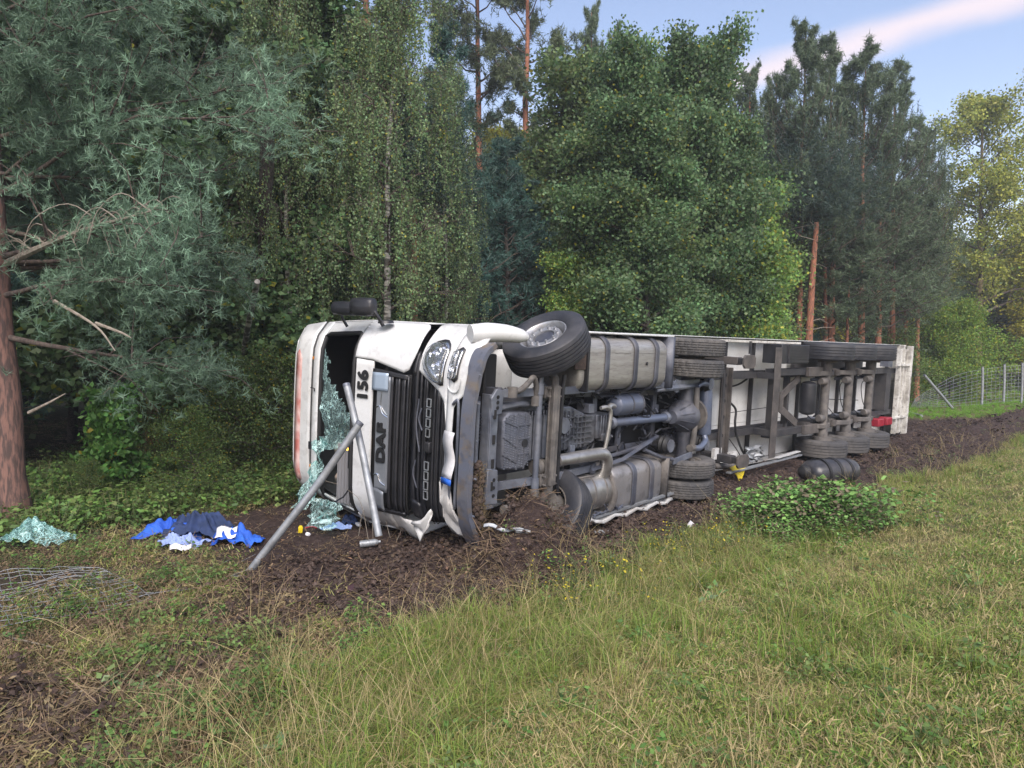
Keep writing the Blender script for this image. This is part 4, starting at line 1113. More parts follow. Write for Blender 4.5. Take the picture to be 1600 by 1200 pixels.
    for k in range(120):
        x = r3.uniform(-5.8, -.7); y = r3.uniform(-.55, .55); z = r3.uniform(.6, .8); s_ = r3.uniform(.015, .055)
        if r3.random() < .5: b.box(x - s_, x + s_, y - s_ * .8, y + s_ * .7, z, z + .1)
        else: b.lathe([(s_ * .6, 0), (s_ * .6, .08)], (x, y, z), (r3.random(), r3.random(), .3), 10)
    b.obj('brackets_and_valves', 'chassis', truck, bevel=.005)
    b = MB(); b.box(-6.0, -1.5, -.44, .44, .92, .95); b.obj('gap_shade_plate', 'dark', truck)  # black sheet painting deep shade into the gaps between the rails
    # fairings: upper (white) and crushed lower one
    b = MB(); b.box(-4.3, -1.95, 1.235, 1.262, .42, 1.15); b.obj('side_fairing', 'white', truck, bevel=.01)
    b = MB(); G = []
    for k in range(25):
        X = -2.2 - 2.25 * k / 24; dy = .025 * math.sin(k * 1.1) + .012 * math.sin(k * 3.1)
        G.append([(X, -1.27 + dy + .07 * (k < 2), .34), (X, -1.24 + dy, .355), (X + .02, -1.22 + dy, .5), (X, -1.245 + dy * .4, .8), (X, -1.25, 1.15)])
    b.grid(G); b.obj('side_fairing', 'whitedirty', truck, thick=.02, label='crushed lower side fairing')
    b = MB(); b.bar((-2.4, -1.19, .38), (-4.45, -1.15, .36), .03, .06); b.obj('fairing_rail', 'galv', truck)
    b = MB()
    for k in range(14):
        x = -2.3 - k * .05; b.tube([(x, -1.1 + r3.uniform(-.08, .08), .35 + r3.uniform(-.03, .05)), (x - .1, -1.15, .36), (x - .2, -1.2 + r3.uniform(-.03, .1), .38)], .012, 5)
    b.obj('torn_wiring', 'chassis', truck)
    # soil and turf caught on the front cross member
    r4 = np.random.default_rng(11)
    b = MB()
    for k in range(700):
        y = r4.uniform(-.98, -.22); x = -.20 + r4.normal() * .045 - .08 * (y < -.7); z = .40 + r4.normal() * .03
        d = r4.normal(size=3); d = d / np.linalg.norm(d) * r4.uniform(.03, .10); w_ = .0035
        b.add([(x, y, z), (x + w_, y + w_, z), (x + d[0], y + d[1], z + d[2])], [(0, 1, 2)])
    o = b.obj('caught_straw', 'straw', truck, fix=False); o['kind'] = 'stuff'
    b = MB()
    for k in range(150):
        y = r4.uniform(-1.0, -.22); x = -.20 + r4.normal() * .035; z = .43 + r4.normal() * .02; q = r4.uniform(.015, .045)
        b.lathe([(0, -q), (q * .8, -q * .5), (q, 0), (q * .7, q * .6), (0, q)], (x, y, z), tuple(r4.normal(size=3)), 6)
    o = b.obj('caught_soil', 'soilclod', truck); o['kind'] = 'stuff'
    # wheels
    wheel(truck, -1.34, 1.09, .50, 1, R=.52, W=.345, steer=math.radians(-35), rm='rim', grooves=5)
    wheel(truck, -1.62, -.98, .50, -1, R=.52, W=.345, steer=math.radians(-60), rm='rimd', tm='tyre', grooves=5)
    for y in (1.10, .775): wheel(truck, -5.05, y, .51, 1 if y > 1 else -1, R=.51, W=.285, grooves=5, blocks=True, tm='tyred', rm='rimd')
    for y in (-1.12, -.80): wheel(truck, -5.0, y, .51, -1 if y < -1 else 1, R=.51, W=.285, grooves=5, blocks=True, tm='tyred', rm='rimd')


build_chassis()
# ------------------------------------------------------------------ semi-trailer
trailer = empty('semi_trailer', TRL, 'long white box semi-trailer on its side, three axles and floor facing out', 'trailer')


def build_trailer():
    XR, XF = -6.15, 7.9
    T = trailer
    # box body (closed) with side skins set a little proud
    b = MB(); b.box(XR + .12, XF, -1.26, 1.26, 1.25, 3.95); b.obj('box_body', 'white', T, bevel=.02)
    b = MB(); b.box(XR + .05, XF - .02, 1.262, 1.275, .98, 1.32); b.obj('side_rail', 'white', T, bevel=.004)
    b = MB(); b.box(XR + .05, XF - .02, -1.275, -1.262, .98, 1.32); b.obj('side_rail', 'whitedirty', T, bevel=.004)
    # floor panels between cross members
    xs = list(np.arange(XR + .45, XF, 1.12))
    for i in range(len(xs) - 1):
        for y0, y1 in ((-1.24, -.45), (-.44, .44), (.45, 1.24)):
            b = MB(); b.box(xs[i] + .008, xs[i + 1] - .008, y0, y1, 1.225, 1.246); b.obj('floor_panel', 'floorw', T)
    for i, x in enumerate(xs):
        b = MB(); b.box(x - .012, x + .012, -1.24, 1.24, 1.15, 1.222); b.box(x - .035, x + .035, -1.24, 1.24, 1.142, 1.149)
        b.obj('cross_member', 'trailblack', T)
    for y in (.56, -.56):
        b = MB(); b.box(XR + .35, XF - 1.2, y - .065, y + .065, .84, .855); b.box(XR + .35, XF - 1.2, y - .008, y + .008, .856, 1.12); b.box(XR + .35, XF - 1.2, y - .065, y + .065, 1.121, 1.131)
        b.obj('main_rail', 'trailblack', T)
    # landing gear: punched brown cross plate, legs, feet
    b = MB(); b.box(3.72, 3.95, -1.02, .72, .80, .83); b.box(3.72, 3.745, -1.02, .72, .72, .8); b.obj('landing_gear_plate', 'brownsteel', T, bevel=.006)
    for y in (-.85, -.55, -.2, .1, .38, .58):
        b = MB(); b.lathe([(0, -.004), (.032, -.004), (.032, 0.0)], (3.84, y, .797), (0, 0, 1), 14); b.obj('plate_hole', 'dark', T)
    b = MB(); b.bar((3.68, -1.0, .82), (3.68, .7, .82), .02, .1); b.obj('plate_flange', 'galv', T)
    for y, m in ((.86, 'brownsteel'), (-.92, 'trailblack')):
        lg = part('landing_leg', T)
        b = MB(); b.box(3.98, 4.16, y - .07, y + .07, .42, 1.13); b.obj('leg_tube', m, lg, bevel=.01)
        b = MB(); b.box(4.0, 4.14, y - .055, y + .055, .26, .42); b.obj('leg_inner', 'trailblack', lg, bevel=.008)
        b = MB(); b.prism([(3.92, y - .12), (4.22, y - .12), (4.28, y - .06), (4.28, y + .06), (4.22, y + .12), (3.92, y + .12), (3.86, y + .06), (3.86, y - .06)], 'z', .22, .26)
        b.obj('foot_plate', 'brownsteel', lg, bevel=.006)
    b = MB(); b.tube([(4.07, -.84, .7), (4.07, .78, .7)], .025, 8); b.obj('landing_gear_shaft', 'trailblack', T)
    b = MB(); b.box(4.25, 4.45, .95, 1.15, .98, 1.2); b.obj('side_box', 'brownsteel', T)
    # big brown transverse beam
    b = MB(); b.box(2.34, 2.60, -1.05, 1.12, .46, .475); b.box(2.34, 2.355, -1.05, 1.12, .476, .60); b.obj('transverse_beam', 'brownsteel', T, bevel=.006)
    for y in (.56, -.56):
        b = MB(); b.box(2.38, 2.58, y - .06, y + .06, .48, .84); b.obj('beam_hanger', 'trailblack', T)
    # rails beside the bogie at lower Z
    for y in (.62, -.62):
        b = MB(); b.box(.35, 2.36, y - .07, y + .07, .60, .78); b.obj('bogie_rail', 'trailblack', T, bevel=.008)
        b = MB(); b.box(.20, .9, y - .10, y + .10, .52, .60); b.obj('hanger_bracket', 'brownsteel', T, bevel=.008)
    b = MB(); b.bar((.9, .50, .72), (1.75, .10, .72), .16, .03); b.bar((.9, -.50, .72), (1.75, -.12, .72), .16, .03); b.box(1.62, 1.78, -.2, .2, .70, .74); b.obj('bogie_brace', 'brownsteel', T, bevel=.004)
    b = MB(); b.box(1.95, 2.05, -.62, .62, .68, .86); b.box(1.2, 1.28, -.62, .62, .78, .9); b.obj('bogie_cross_member', 'trailblack', T, bevel=.006)
    # tool box with grille, upper side
    b = MB(); b.box(1.02, 2.28, .80, 1.18, .50, .9); b.obj('tool_box', 'black', T, bevel=.012)
    b = MB()
    for k in range(6): b.box(1.05, 1.95, .84 + k * .055, .853 + k * .055, .485, .50)
    b.box(1.98, 2.0, .8, 1.18, .47, .5); b.obj('tool_box_slats', 'trailblack', T)
    b = MB(); b.box(.9, 4.6, 1.19, 1.235, .74, .80); b.obj('side_guard', 'white2', T, bevel=.005)
    b = MB(); b.box(3.2, 3.24, .98, 1.22, .66, .70); b.tube([(3.2, 1.2, .7), (3.22, .98, .66), (3.12, .80, .72)], .012, 6); b.obj('guard_stay', 'trailblack', T)
    # small tank on floor
    b = MB(); b.lathe([(0, -.02), (.10, 0), (.165, .04), (.17, .08), (.17, .62), (.165, .66), (.10, .70), (0, .72)], (.66, -.30, .62), (0, 1, 0), 26); b.obj('air_tank', 'black', T)
    # axles
    for i, x in enumerate((0.0, -1.31, -2.62)):
        ax_ = part('axle', T)
        b = MB(); b.lathe([(.10, -.88), (.12, -.80), (.12, -.72), (.11, -.64), (.10, -.60), (.092, -.42), (.092, .42), (.10, .6), (.11, .64), (.12, .72), (.12, .80), (.10, .88)], (x, 0, .53), (0, 1, 0), 22); b.obj('axle_tube', 'dusty', ax_)
        for y in (.58, -.58):
            b = MB(); b.prism([(x + .52, .62), (x + .46, .70), (x + .1, .60), (x - .12, .62), (x - .40, .58), (x - .40, .52), (x - .1, .44), (x + .12, .44), (x + .3, .52)], 'y', y - .055, y + .055); b.obj('trailing_arm', 'dusty', ax_, bevel=.02)
            b = MB(); b.lathe([(.08, -.07), (.08, .07)], (x + .48, y, .64), (0, 1, 0), 16); b.box(x + .34, x + .62, y - .09, y + .09, .66, .84); b.obj('arm_bracket', 'brownsteel', ax_, bevel=.008)
            b = MB(); b.lathe([(.11, 0), (.135, .03), (.15, .08), (.15, .22), (.13, .28)], (x - .36, y * .92, .60), (0, 0, 1), 20); b.obj('air_bellow', 'rubberseal', ax_)
            b = MB(); b.tube([(x - .15, y - .12 * np.sign(y), .60), (x + .15, y - .16 * np.sign(y), .80)], .035, 10); b.obj('shock_absorber', 'chassis2', ax_)
            b = MB(); b.lathe([(.075, 0), (.085, .04), (.085, .14), (.07, .18)], (x + .08, y * .70, .50), (1, 0, .2), 18); b.tube([(x, y * .9, .5), (x + .08, y * .70, .5)], .03, 8); b.obj('brake_chamber', 'dusty', ax_)
        b = MB(); b.tube([(x + .1, -.4, .5), (x + .2, -.1, .6), (x + .25, .3, .62), (x + .1, .42, .5)], .010, 5, 5); b.tube([(x + .1, -.38, .5), (x + .3, -.45, .62), (x + .5, -.2, .8)], .010, 5, 5); b.obj('brake_hose', 'rubberseal', ax_)
    for i, x in enumerate((0.0, -1.31, -2.62)):
        for y in (1.06, -1.06):
            wheel(T, x, y, .53, 1 if y > 0 else -1, R=.535, W=.385, grooves=4, tm='tyre' if y > 0 else 'tyred', rm='rimd')
    b = MB(); b.box(-3.4, .55, .56, .9, 1.0, 1.1); b.obj('inner_wing', 'trailblack', T, bevel=.01)
    # rear end
    b = MB(); b.box(XR - .02, XR + .12, -1.27, 1.27, .86, 3.96); b.obj('rear_door_frame', 'white2', T, bevel=.01)
    b = MB(); b.box(XR - .02, XR + .12, -1.25, 1.25, .66, .80); b.obj('rear_underrun_bar', 'white2', T, bevel=.012)
    b = MB(); b.box(-6.029, -5.25, -1.18, 1.16, .76, .80); b.box(-5.29, -5.25, -1.18, 1.16, .68, .76); b.box(-5.70, -5.66, -1.18, 1.16, .72, .76); b.box(-5.95, -5.92, -1.18, 1.16, .73, .76); b.obj('rear_cross_beam', 'white2', T, bevel=.006)
    for k in range(9):
        b = MB(); b.lathe([(0, -.004), (.022, -.004), (.022, 0.0)], (-5.45, .8 - k * .2, .757), (0, 0, 1), 10); b.obj('beam_hole', 'dark', T)
    for y in (.72, -.72):
        b = MB(); b.bar((XR + .13, y, .70), (-4.9, y, .70), .06, .05); b.obj('underrun_stay', 'white2', T, bevel=.005)
    b = MB(); b.box(-4.95, -4.6, -.5, .5, .80, 1.1); b.obj('rear_frame_box', 'trailblack', T)
    b = MB(); 
    for k in range(8): b.box(-4.35 - k * .045, -4.33 - k * .045, .68, .9, .70, .9)
    b.obj('ribbed_bracket', 'chassis2', T)
    # red wheel chocks in their holders
    for k, (x, y) in enumerate(((-3.82, -.76), (-4.45, -.76))):
        c = part('wheel_chock', T)
        b = MB(); b.prism([(x - .2, .58), (x + .2, .58), (x + .2, .80), (x - .05, .86), (x - .2, .70)], 'y', y - .10, y + .10); b.obj('chock_body', 'red', c, bevel=.02)
        b = MB()
        for q in (-.1, 0, .1): b.box(x + q - .02, x + q + .02, y - .08, y + .08, .572, .580)
        b.obj('chock_ribs', 'red', c)
    # pipes and cables across the floor
    b = MB()
    b.tube([(3.5, .30, 1.05), (2.9, .36, 1.05), (2.5, .52, 1.0)], .018, 6, 4)
    b.tube([(3.4, -.20, 1.08), (2.5, -.18, 1.08), (1.5, -.16, 1.08)], .008, 6)
    b.tube([(3.4, -.55, 1.04), (2.4, -.58, 1.06), (1.6, -.52, 1.08)], .012, 6)
    b.tube([(3.45, .05, .9), (3.3, -.1, .85), (3.35, -.35, .82), (3.25, -.6, .82), (3.1, -.95, .72), (2.8, -1.1, .6)], .022, 8, 6)
    b.tube([(3.4, -.6, .95), (3.0, -.95, .9), (2.9, -1.2, .8)], .010, 6, 4)
    b.tube([(.0, -.2, 1.05), (-1.5, -.1, 1.05), (-3.4, -.2, 1.05)], .010, 6)
    b.tube([(.9, -.5, .9), (.0, -.55, .8), (-.8, -.5, .8), (-2, -.55, .8)], .012, 6, 4)
    b.obj('air_lines', 'rubberseal', T)
    # torn aluminium side guard on the low side
    b = MB(); b.bar((4.15, -1.16, .46), (1.05, -1.13, .52), .03, .09); b.obj('side_guard', 'galv', T, label='bent aluminium side guard on the ground side', bevel=.004)
    b = MB(); b.bar((2.2, -1.08, .50), (1.1, -1.05, .54), .012, .10); b.obj('guard_strip', 'white', T)
    r3 = np.random.default_rng(2)
    b = MB(); b.grid([[(3.2 - .09 * i + .03 * r3.normal(), -1.08 + .045 * j + .02 * r3.normal(), .62 + .05 * r3.normal()) for j in range(7)] for i in range(8)]); b.obj('crumpled_sheet', 'galv', T, thick=.004, sharp=10)
    b = MB(); b.box(4.0, 4.25, -.95, -.75, .7, .76); b.box(3.5, 3.75, -1.02, -.86, .66, .72); b.obj('white_bracket', 'whitedirty', T)
    b = MB(); b.lathe([(.03, -.5), (.06, -.45), (.06, .45), (.03, .5)], (3.7, -1.12, .7), (1, .1, 0), 10); b.obj('roller', 'dusty', T)


build_trailer()

for o_ in list(truck.children_recursive) + list(trailer.children_recursive):
    if o_.name.split('.')[0] in ('hoses_and_cables', 'brackets_and_valves', 'sump_studs', 'sump_ribs', 'gearbox_ribs', 'gearbox_fittings', 'panel_trim_line', 'loose_hose', 'torn_wiring', 'air_lines', 'brake_hose', 'engine_pipes', 'casting_ribs', 'universal_joint', 'beam_bolt', 'tool_box_slats', 'chock_ribs', 'bulb_ring', 'weld_seam', 'cooler_pipe', 'trailing_leaf', 'radius_arm', 'wheel_cover', 'silencer_bracket', 'silencer_band', 'engine_block', 'bogie_brace', 'white_bracket', 'ribbed_bracket', 'cross_member', 'anti_roll_link', 'coil_spring', 'inner_mudguard', 'bogie_cross_member', 'wiper', 'mirror_arm'):
        o_['kind'] = 'stuff'
# ------------------------------------------------------------------ foliage helpers
def unit(a): return a / np.maximum(np.linalg.norm(a, axis=-1, keepdims=True), 1e-9)


def poly_mesh(name, V, nper, cols, m):
    """V: (N, nper, 3) separate small faces, cols (N,3)"""
    N = len(V); me = bpy.data.meshes.new(name)
    me.vertices.add(N * nper); me.vertices.foreach_set('co', V.reshape(-1).astype(np.float32))
    me.loops.add(N * nper); me.loops.foreach_set('vertex_index', np.arange(N * nper, dtype=np.int32))
    me.polygons.add(N); me.polygons.foreach_set('loop_start', np.arange(0, N * nper, nper, dtype=np.int32))
    try: me.polygons.foreach_set('loop_total', np.full(N, nper, dtype=np.int32))
    except Exception: pass
    me.update(calc_edges=True)
    a = me.color_attributes.new('col', 'FLOAT_COLOR', 'POINT')
    c = np.ones((N, nper, 4)); c[..., :3] = cols[:, None, :]
    a.data.foreach_set('color', c.reshape(-1).astype(np.float32))
    me.materials.append(M[m]); return me


def leaves(P, L, W, base, var=0.25, clump=None, down=0.3, g=rng, yellow=0.0, ycol=(0.35, 0.30, 0.04), hue=0.1):
    N = len(P)
    D = unit(g.normal(size=(N, 3)) + np.array([0, 0, -down])); S = unit(np.cross(D, g.normal(size=(N, 3))))
    l = L * g.uniform(.65, 1.25, (N, 1)); w = W * g.uniform(.7, 1.2, (N, 1))
    nrm = np.cross(D, S) * l * 0.10
    V = np.stack([P, P + D * l * .45 + S * w * .5 + nrm, P + D * l, P + D * l * .45 - S * w * .5 + nrm], 1)
    c = np.array(base)[None] * g.uniform(1 - var, 1 + var, (N, 1)) * (1 + g.normal(size=(N, 3)) * hue * np.array([1, .5, .8]))
    if clump is not None: c = c * clump[:, None]
    if yellow > 0:
        k = g.random(N) < yellow; c[k] = np.array(ycol) * g.uniform(.6, 1.2, (k.sum(), 1))
    return V, np.clip(c, 0.005, 0.8)


def tufts(P, D, n, L, W, base, var=0.25, spread=0.75, g=rng, clump=None):
    N = len(P)
    P2 = np.repeat(P, n, 0); D2 = np.repeat(D, n, 0)
    back = g.uniform(0, 1, (N * n, 1)) * L * 1.3
    P2 = P2 - D2 * back
    d = unit(D2 * 0.8 + g.normal(size=(N * n, 3)) * spread)
    l = L * g.uniform(.7, 1.2, (N * n, 1)); s = unit(np.cross(d, g.normal(size=(N * n, 3)))) * W
    V = np.stack([P2 - s, P2 + s, P2 + d * l], 1)
    cb = g.uniform(1 - var, 1 + var, (N, 1)) if clump is None else clump[:, None] * g.uniform(1 - var, 1 + var, (N, 1))
    c = np.array(base)[None] * np.repeat(cb, n, 0) * g.uniform(.8, 1.2, (N * n, 1))
    return V, np.clip(c, .004, .8)


def skeleton(g, h, nl, z0, rfun, rise, sub=6, twig=5, droop=0.0, r0=0.15, lean=(0, 0), wob=0.15, nsub_len=0.45, explicit=(), lrad=.45, along_limb=0, sub0=.22):
    """returns list of limbs [(pts, r_start, r_end)], twig points, twig directions, clump ids"""
    T = []
    zz = np.linspace(0, 1, 14)
    tp = np.stack([lean[0] * zz * h + np.cumsum(g.normal(size=14)) * wob * .12, lean[1] * zz * h + np.cumsum(g.normal(size=14)) * wob * .12, zz * h - 0.25], 1)
    tp[0, :2] = 0
    T.append((tp, r0, r0 * 0.12))
    P, D, C = [], [], []
    def at_h(f): return np.array([np.interp(f, zz, tp[:, k]) for k in range(3)])
    limbs = []
    for k in range(nl):
        f = z0 + (1 - z0) * ((k + g.uniform(0, 1)) / nl)
        az = k * 2.4 + g.normal() * .5
        ln = rfun(f) * g.uniform(.75, 1.15)
        limbs.append((f, az, ln, rise(f)))
    limbs += list(explicit)
    for ci, (f, az, ln, ri) in enumerate(limbs):
        b0 = at_h(min(f, .985)); n = 7
        dr = np.array([math.cos(az), math.sin(az), ri]); dr /= np.linalg.norm(dr)
        q = np.linspace(0, 1, n)[:, None]
        pts = b0 + dr * ln * q + np.array([0, 0, -droop * ln]) * q ** 2 + np.vstack([np.zeros(3), np.cumsum(g.normal(size=(n - 1, 3)) * ln * .028, 0)])
        rb = max(0.012, r0 * (1 - f) * lrad + .008)
        T.append((pts, rb, .006))
        for j in range(sub):
            u = g.uniform(sub0, 1.0); b1 = np.array([np.interp(u, q[:, 0], pts[:, c]) for c in range(3)])
            d1 = unit(dr * .7 + g.normal(size=3) * .75 + np.array([0, 0, .15])); l1 = ln * nsub_len * g.uniform(.6, 1.1) * (1.15 - .6 * u)
            p1 = np.stack([b1, b1 + d1 * l1 * .5 + g.normal(size=3) * l1 * .05, b1 + d1 * l1 + np.array([0, 0, -droop * l1])])
            if l1 > .35: T.append((p1, .4 * rb * (1.1 - .6 * u) + .003, .003))
            for w in range(twig):
                v = g.uniform(.25, 1.05); pp = p1[0] + (p1[2] - p1[0]) * v + g.normal(size=3) * l1 * .16
                P.append(pp); D.append(unit(d1 + g.normal(size=3) * .6 + np.array([0, 0, .3]))); C.append(ci)
        P.append(pts[-1]); D.append(dr); C.append(ci)
        for w in range(along_limb):
            u = g.uniform(.3, 1); P.append(np.array([np.interp(u, q[:, 0], pts[:, c]) for c in range(3)]) + g.normal(size=3) * .07); D.append(unit(dr * .5 + g.normal(size=3) + [0, 0, .4])); C.append(ci)
    return T, np.array(P), np.array(D), np.array(C)


def bough_mesh(T, name, m, seg=6, m2='twigbark'):
    b = MB()
    for i, (pts, ra, rb) in enumerate(T):
        n = len(pts); t = np.linspace(0, 1, n)
        r = list(ra + (rb - ra) * t ** (0.8 if i == 0 else .7))
        if i == 0: r[0] *= 1.35
        b.tube([Vector(p) for p in pts], [float(x) for x in r], 12 if i == 0 else (seg if ra > .03 else 4), cap=False)
    me = bpy.data.meshes.new(name); me.from_pydata(b.v, [], b.f); me.shade_smooth(); me.materials.append(M[m]); me.materials.append(M[m2 or m])
    mi = np.ones(len(b.f), np.int32); mi[:(len(T[0][0]) - 1) * 12] = 0; me.polygons.foreach_set('material_index', mi)
    return me


class Kind:
    def __init__(s, name, h, trunk, crown): s.name, s.h, s.trunk, s.crown = name, h, trunk, crown


def plant(kind, x, y, h, rz, label, cat='tree', group=None, wscale=1.0, z=None):
    s = h / kind.h
    mx = Matrix.Translation((x, y, float(ground(x, y, False)) - .04 if z is None else z)) @ Matrix.Rotation(rz, 4, 'Z') @ Matrix.Diagonal((s * wscale, s * wscale, s, 1))
    e = empty(kind.name, mx, label, cat, group)
    newobj('trunk', kind.trunk, e); newobj('crown', kind.crown, e)
    return e


# ---- kinds
def make_scots(seed, h=13.0, r=2.6, n=60, z0=.16, nt=9, L=.19, W=.012, base=(.105, .15, .085), bark='redbark', sub=8, twig=9, thin=False, tops=True):
    g = np.random.default_rng(seed)
    rf = (lambda f: r * (1.05 - .80 * f ** 2.2) * (0.72 + .42 * abs(math.sin(f * 9 + seed)))) if not thin else (lambda f: r * math.sin(math.pi * min(1, (f - z0) / (1 - z0)) ** .8) * .9 + .3)
    T, P, D, C = skeleton(g, h, n, z0, rf, lambda f: .25 + .9 * f, sub=sub, twig=twig, r0=.17 * h / 13, wob=.35 if thin else .2, sub0=.32, nsub_len=.38)
    ex = []
    if tops:
        # upright candle-like shoots along the top
        for k in range(44):
            a, rr_ = g.uniform(0, 6.28), r * .85 * g.random() ** .6
            z = h * (.99 - .20 * rr_ / r * 1.9 * g.uniform(.7, 1.1)); z1 = z - g.uniform(.6, 1.4)
            c = np.array([math.cos(a) * rr_, math.sin(a) * rr_, 0])
            T.append((np.array([c * .5 + [0, 0, z1 - .6], c * .9 + [0, 0, z1], c + [0, 0, z]]), .02, .006))
            for q in np.linspace(0, 1, 9): ex.append((c + np.array([0, 0, z1 + (z - z1) * q]), np.array([0, 0, 1.0]), 99))
        P = np.vstack([P, [e[0] for e in ex]]); D = np.vstack([D, [e[1] for e in ex]]); C = np.append(C, [e[2] for e in ex])
    cl = g.uniform(.7, 1.25, 200)[C % 200]
    V, c = tufts(P, D, nt, L, W, base, g=g, clump=cl)
    return Kind('pine_tree', h, bough_mesh(T, 'pine_boughs', bark), poly_mesh('pine_needles', V, 3, c, 'needle'))


def make_broad(seed, h, r, n, base, L=.09, W=.06, nleaf=22, sig=.16, bark='darkbark', z0=.12, name='broadleaf_tree', yellow=.02, ycol=(.33, .28, .04), rise=None, sub=9, twig=8, rf=None, r0=.14, droop=.05, down=.3, cvar=(.65, 1.3), zlim=None):
    g = np.random.default_rng(seed)
    rf = rf or (lambda f: r * (math.sin(math.pi * (.12 + .82 * f)) ** .55) * (.8 + .3 * math.sin(f * 23 + seed)))
    T, P, D, C = skeleton(g, h, n, z0, rf, rise or (lambda f: .15 + .9 * f), sub=sub, twig=twig, r0=r0, droop=droop, wob=.3)
    cl = g.uniform(*cvar, len(P)) * g.uniform(.72, 1.2, 300)[C % 300]
    Q = np.repeat(P, nleaf, 0) + g.normal(size=(len(P) * nleaf, 3)) * sig * np.array([1, 1, .7])
    V, c = leaves(Q, L, W, base, clump=np.repeat(cl, nleaf), g=g, yellow=yellow, ycol=ycol, down=down)
    return Kind(name, h, bough_mesh(T, 'boughs', bark), poly_mesh('leaves', V, 4, c, 'leaf'))


K = {}
K['pineA'] = make_scots(1, z0=.36); K['pineB'] = make_scots(2, r=2.8, z0=.33)
K['tall'] = make_scots(3, h=22, r=3.0, n=30, z0=.52, thin=True, tops=False, L=.26, W=.018, base=(.12, .155, .08), sub=9, twig=12, nt=12)
K['spruce'] = make_scots(5, h=11, r=1.9, n=80, z0=.08, base=(.06, .13, .11), bark='darkbark', sub=7, twig=7, tops=False)
K['bgpine'] = make_scots(6, h=14, r=2.6, n=46, z0=.14, nt=6, L=.28, W=.024, base=(.095, .14, .08), bark='redbark', sub=7, twig=7)
K['maple'] = make_broad(11, 10.0, 2.5, 46, (.11, .185, .08), L=.10, W=.085, nleaf=26, sig=.21, name='maple_tree', yellow=.03, ycol=(.30, .30, .04))
K['maplelight'] = make_broad(19, 7.0, 1.9, 34, (.17, .28, .07), L=.10, W=.085, nleaf=17, sig=.22, name='maple_tree', yellow=.12, ycol=(.38, .38, .06))
K['bgleaf'] = make_broad(12, 13.0, 3.0, 46, (.125, .185, .07), L=.15, W=.11, nleaf=15, sig=.36, yellow=.02, z0=.1)
K['bgsunlit'] = make_broad(13, 13.0, 2.8, 40, (.34, .33, .05), L=.17, W=.12, nleaf=11, sig=.26, yellow=.3, ycol=(.46, .42, .05), z0=.1)  # low sun on distant crowns is painted in as yellow leaf colour
K['oak'] = make_broad(14, 17.0, 5.0, 44, (.28, .32, .07), L=.18, W=.13, nleaf=12, sig=.27, bark='oakbark', z0=.28, name='oak_tree', yellow=.35, ycol=(.44, .46, .08), r0=.32, sub=8, twig=6, cvar=(.5, 1.4))  # sunlight on the oak is put into its golden leaf colours
K['shrub'] = make_broad(15, 2.4, 1.1, 34, (.12, .18, .06), L=.055, W=.035, nleaf=9, sig=.12, name='shrub', z0=.02, r0=.02, sub=6, twig=5, rf=lambda f: 1.15 * (1.1 - .6 * f), yellow=.04)
K['shrub2'] = make_broad(16, 3.0, 1.0, 30, (.15, .23, .07), L=.06, W=.035, nleaf=10, sig=.14, name='shrub', z0=.02, r0=.025, sub=6, twig=5, rf=lambda f: 1.2 * (1.1 - .6 * f), yellow=.06)
K['sapling'] = make_broad(17, 2.0, .5, 24, (.12, .26, .06), L=.12, W=.08, nleaf=7, sig=.09, name='sapling', z0=.25, r0=.015, sub=4, twig=5, rf=lambda f: .6 * (1.2 - .7 * f), yellow=.02, down=.1)
K['bush'] = make_broad(18, 5.0, 3.0, 50, (.19, .30, .05), L=.13, W=.07, nleaf=14, sig=.24, name='bush', z0=.02, r0=.05, sub=8, twig=7, rf=lambda f: 2.9 * (1.05 - .55 * f ** 2), yellow=.10, ycol=(.30, .30, .03))


def make_birch():
    g = np.random.default_rng(21); h = 13.5
    T, P, D, C = skeleton(g, h, 46, .30, lambda f: 2.9 * (1.15 - .75 * f), lambda f: .55 + .6 * f, sub=7, twig=3, r0=.13, droop=.35, lean=(.05, -.01), wob=.4)
    Q, cl = [], []
    for p, c in zip(P, C):
        if p[2] < 2: continue
        L_ = g.uniform(.5, 1.7); n = int(L_ * 46); u = np.sort(g.random(n))
        sw = g.normal(size=2) * .12
        Q.append(np.stack([p[0] + sw[0] * u + g.normal(size=n) * .05, p[1] + sw[1] * u + g.normal(size=n) * .05, p[2] - u * L_], 1)); cl.append(np.full(n, g.uniform(.65, 1.3)))
        T.append((np.array([p, p + [sw[0] * .5, sw[1] * .5, -L_ * .5], p + [sw[0], sw[1], -L_]]), .004, .002))
    Q = np.vstack(Q); cl = np.concatenate(cl)
    V, c = leaves(Q, .064, .050, (.17, .25, .115), clump=cl, g=g, yellow=.035, ycol=(.33, .32, .06), down=.8)
    return Kind('birch_tree', h, bough_mesh(T, 'birch_boughs', 'birchbark', 5), poly_mesh('birch_leaves', V, 4, c, 'leaf'))


K['birch'] = make_birch()


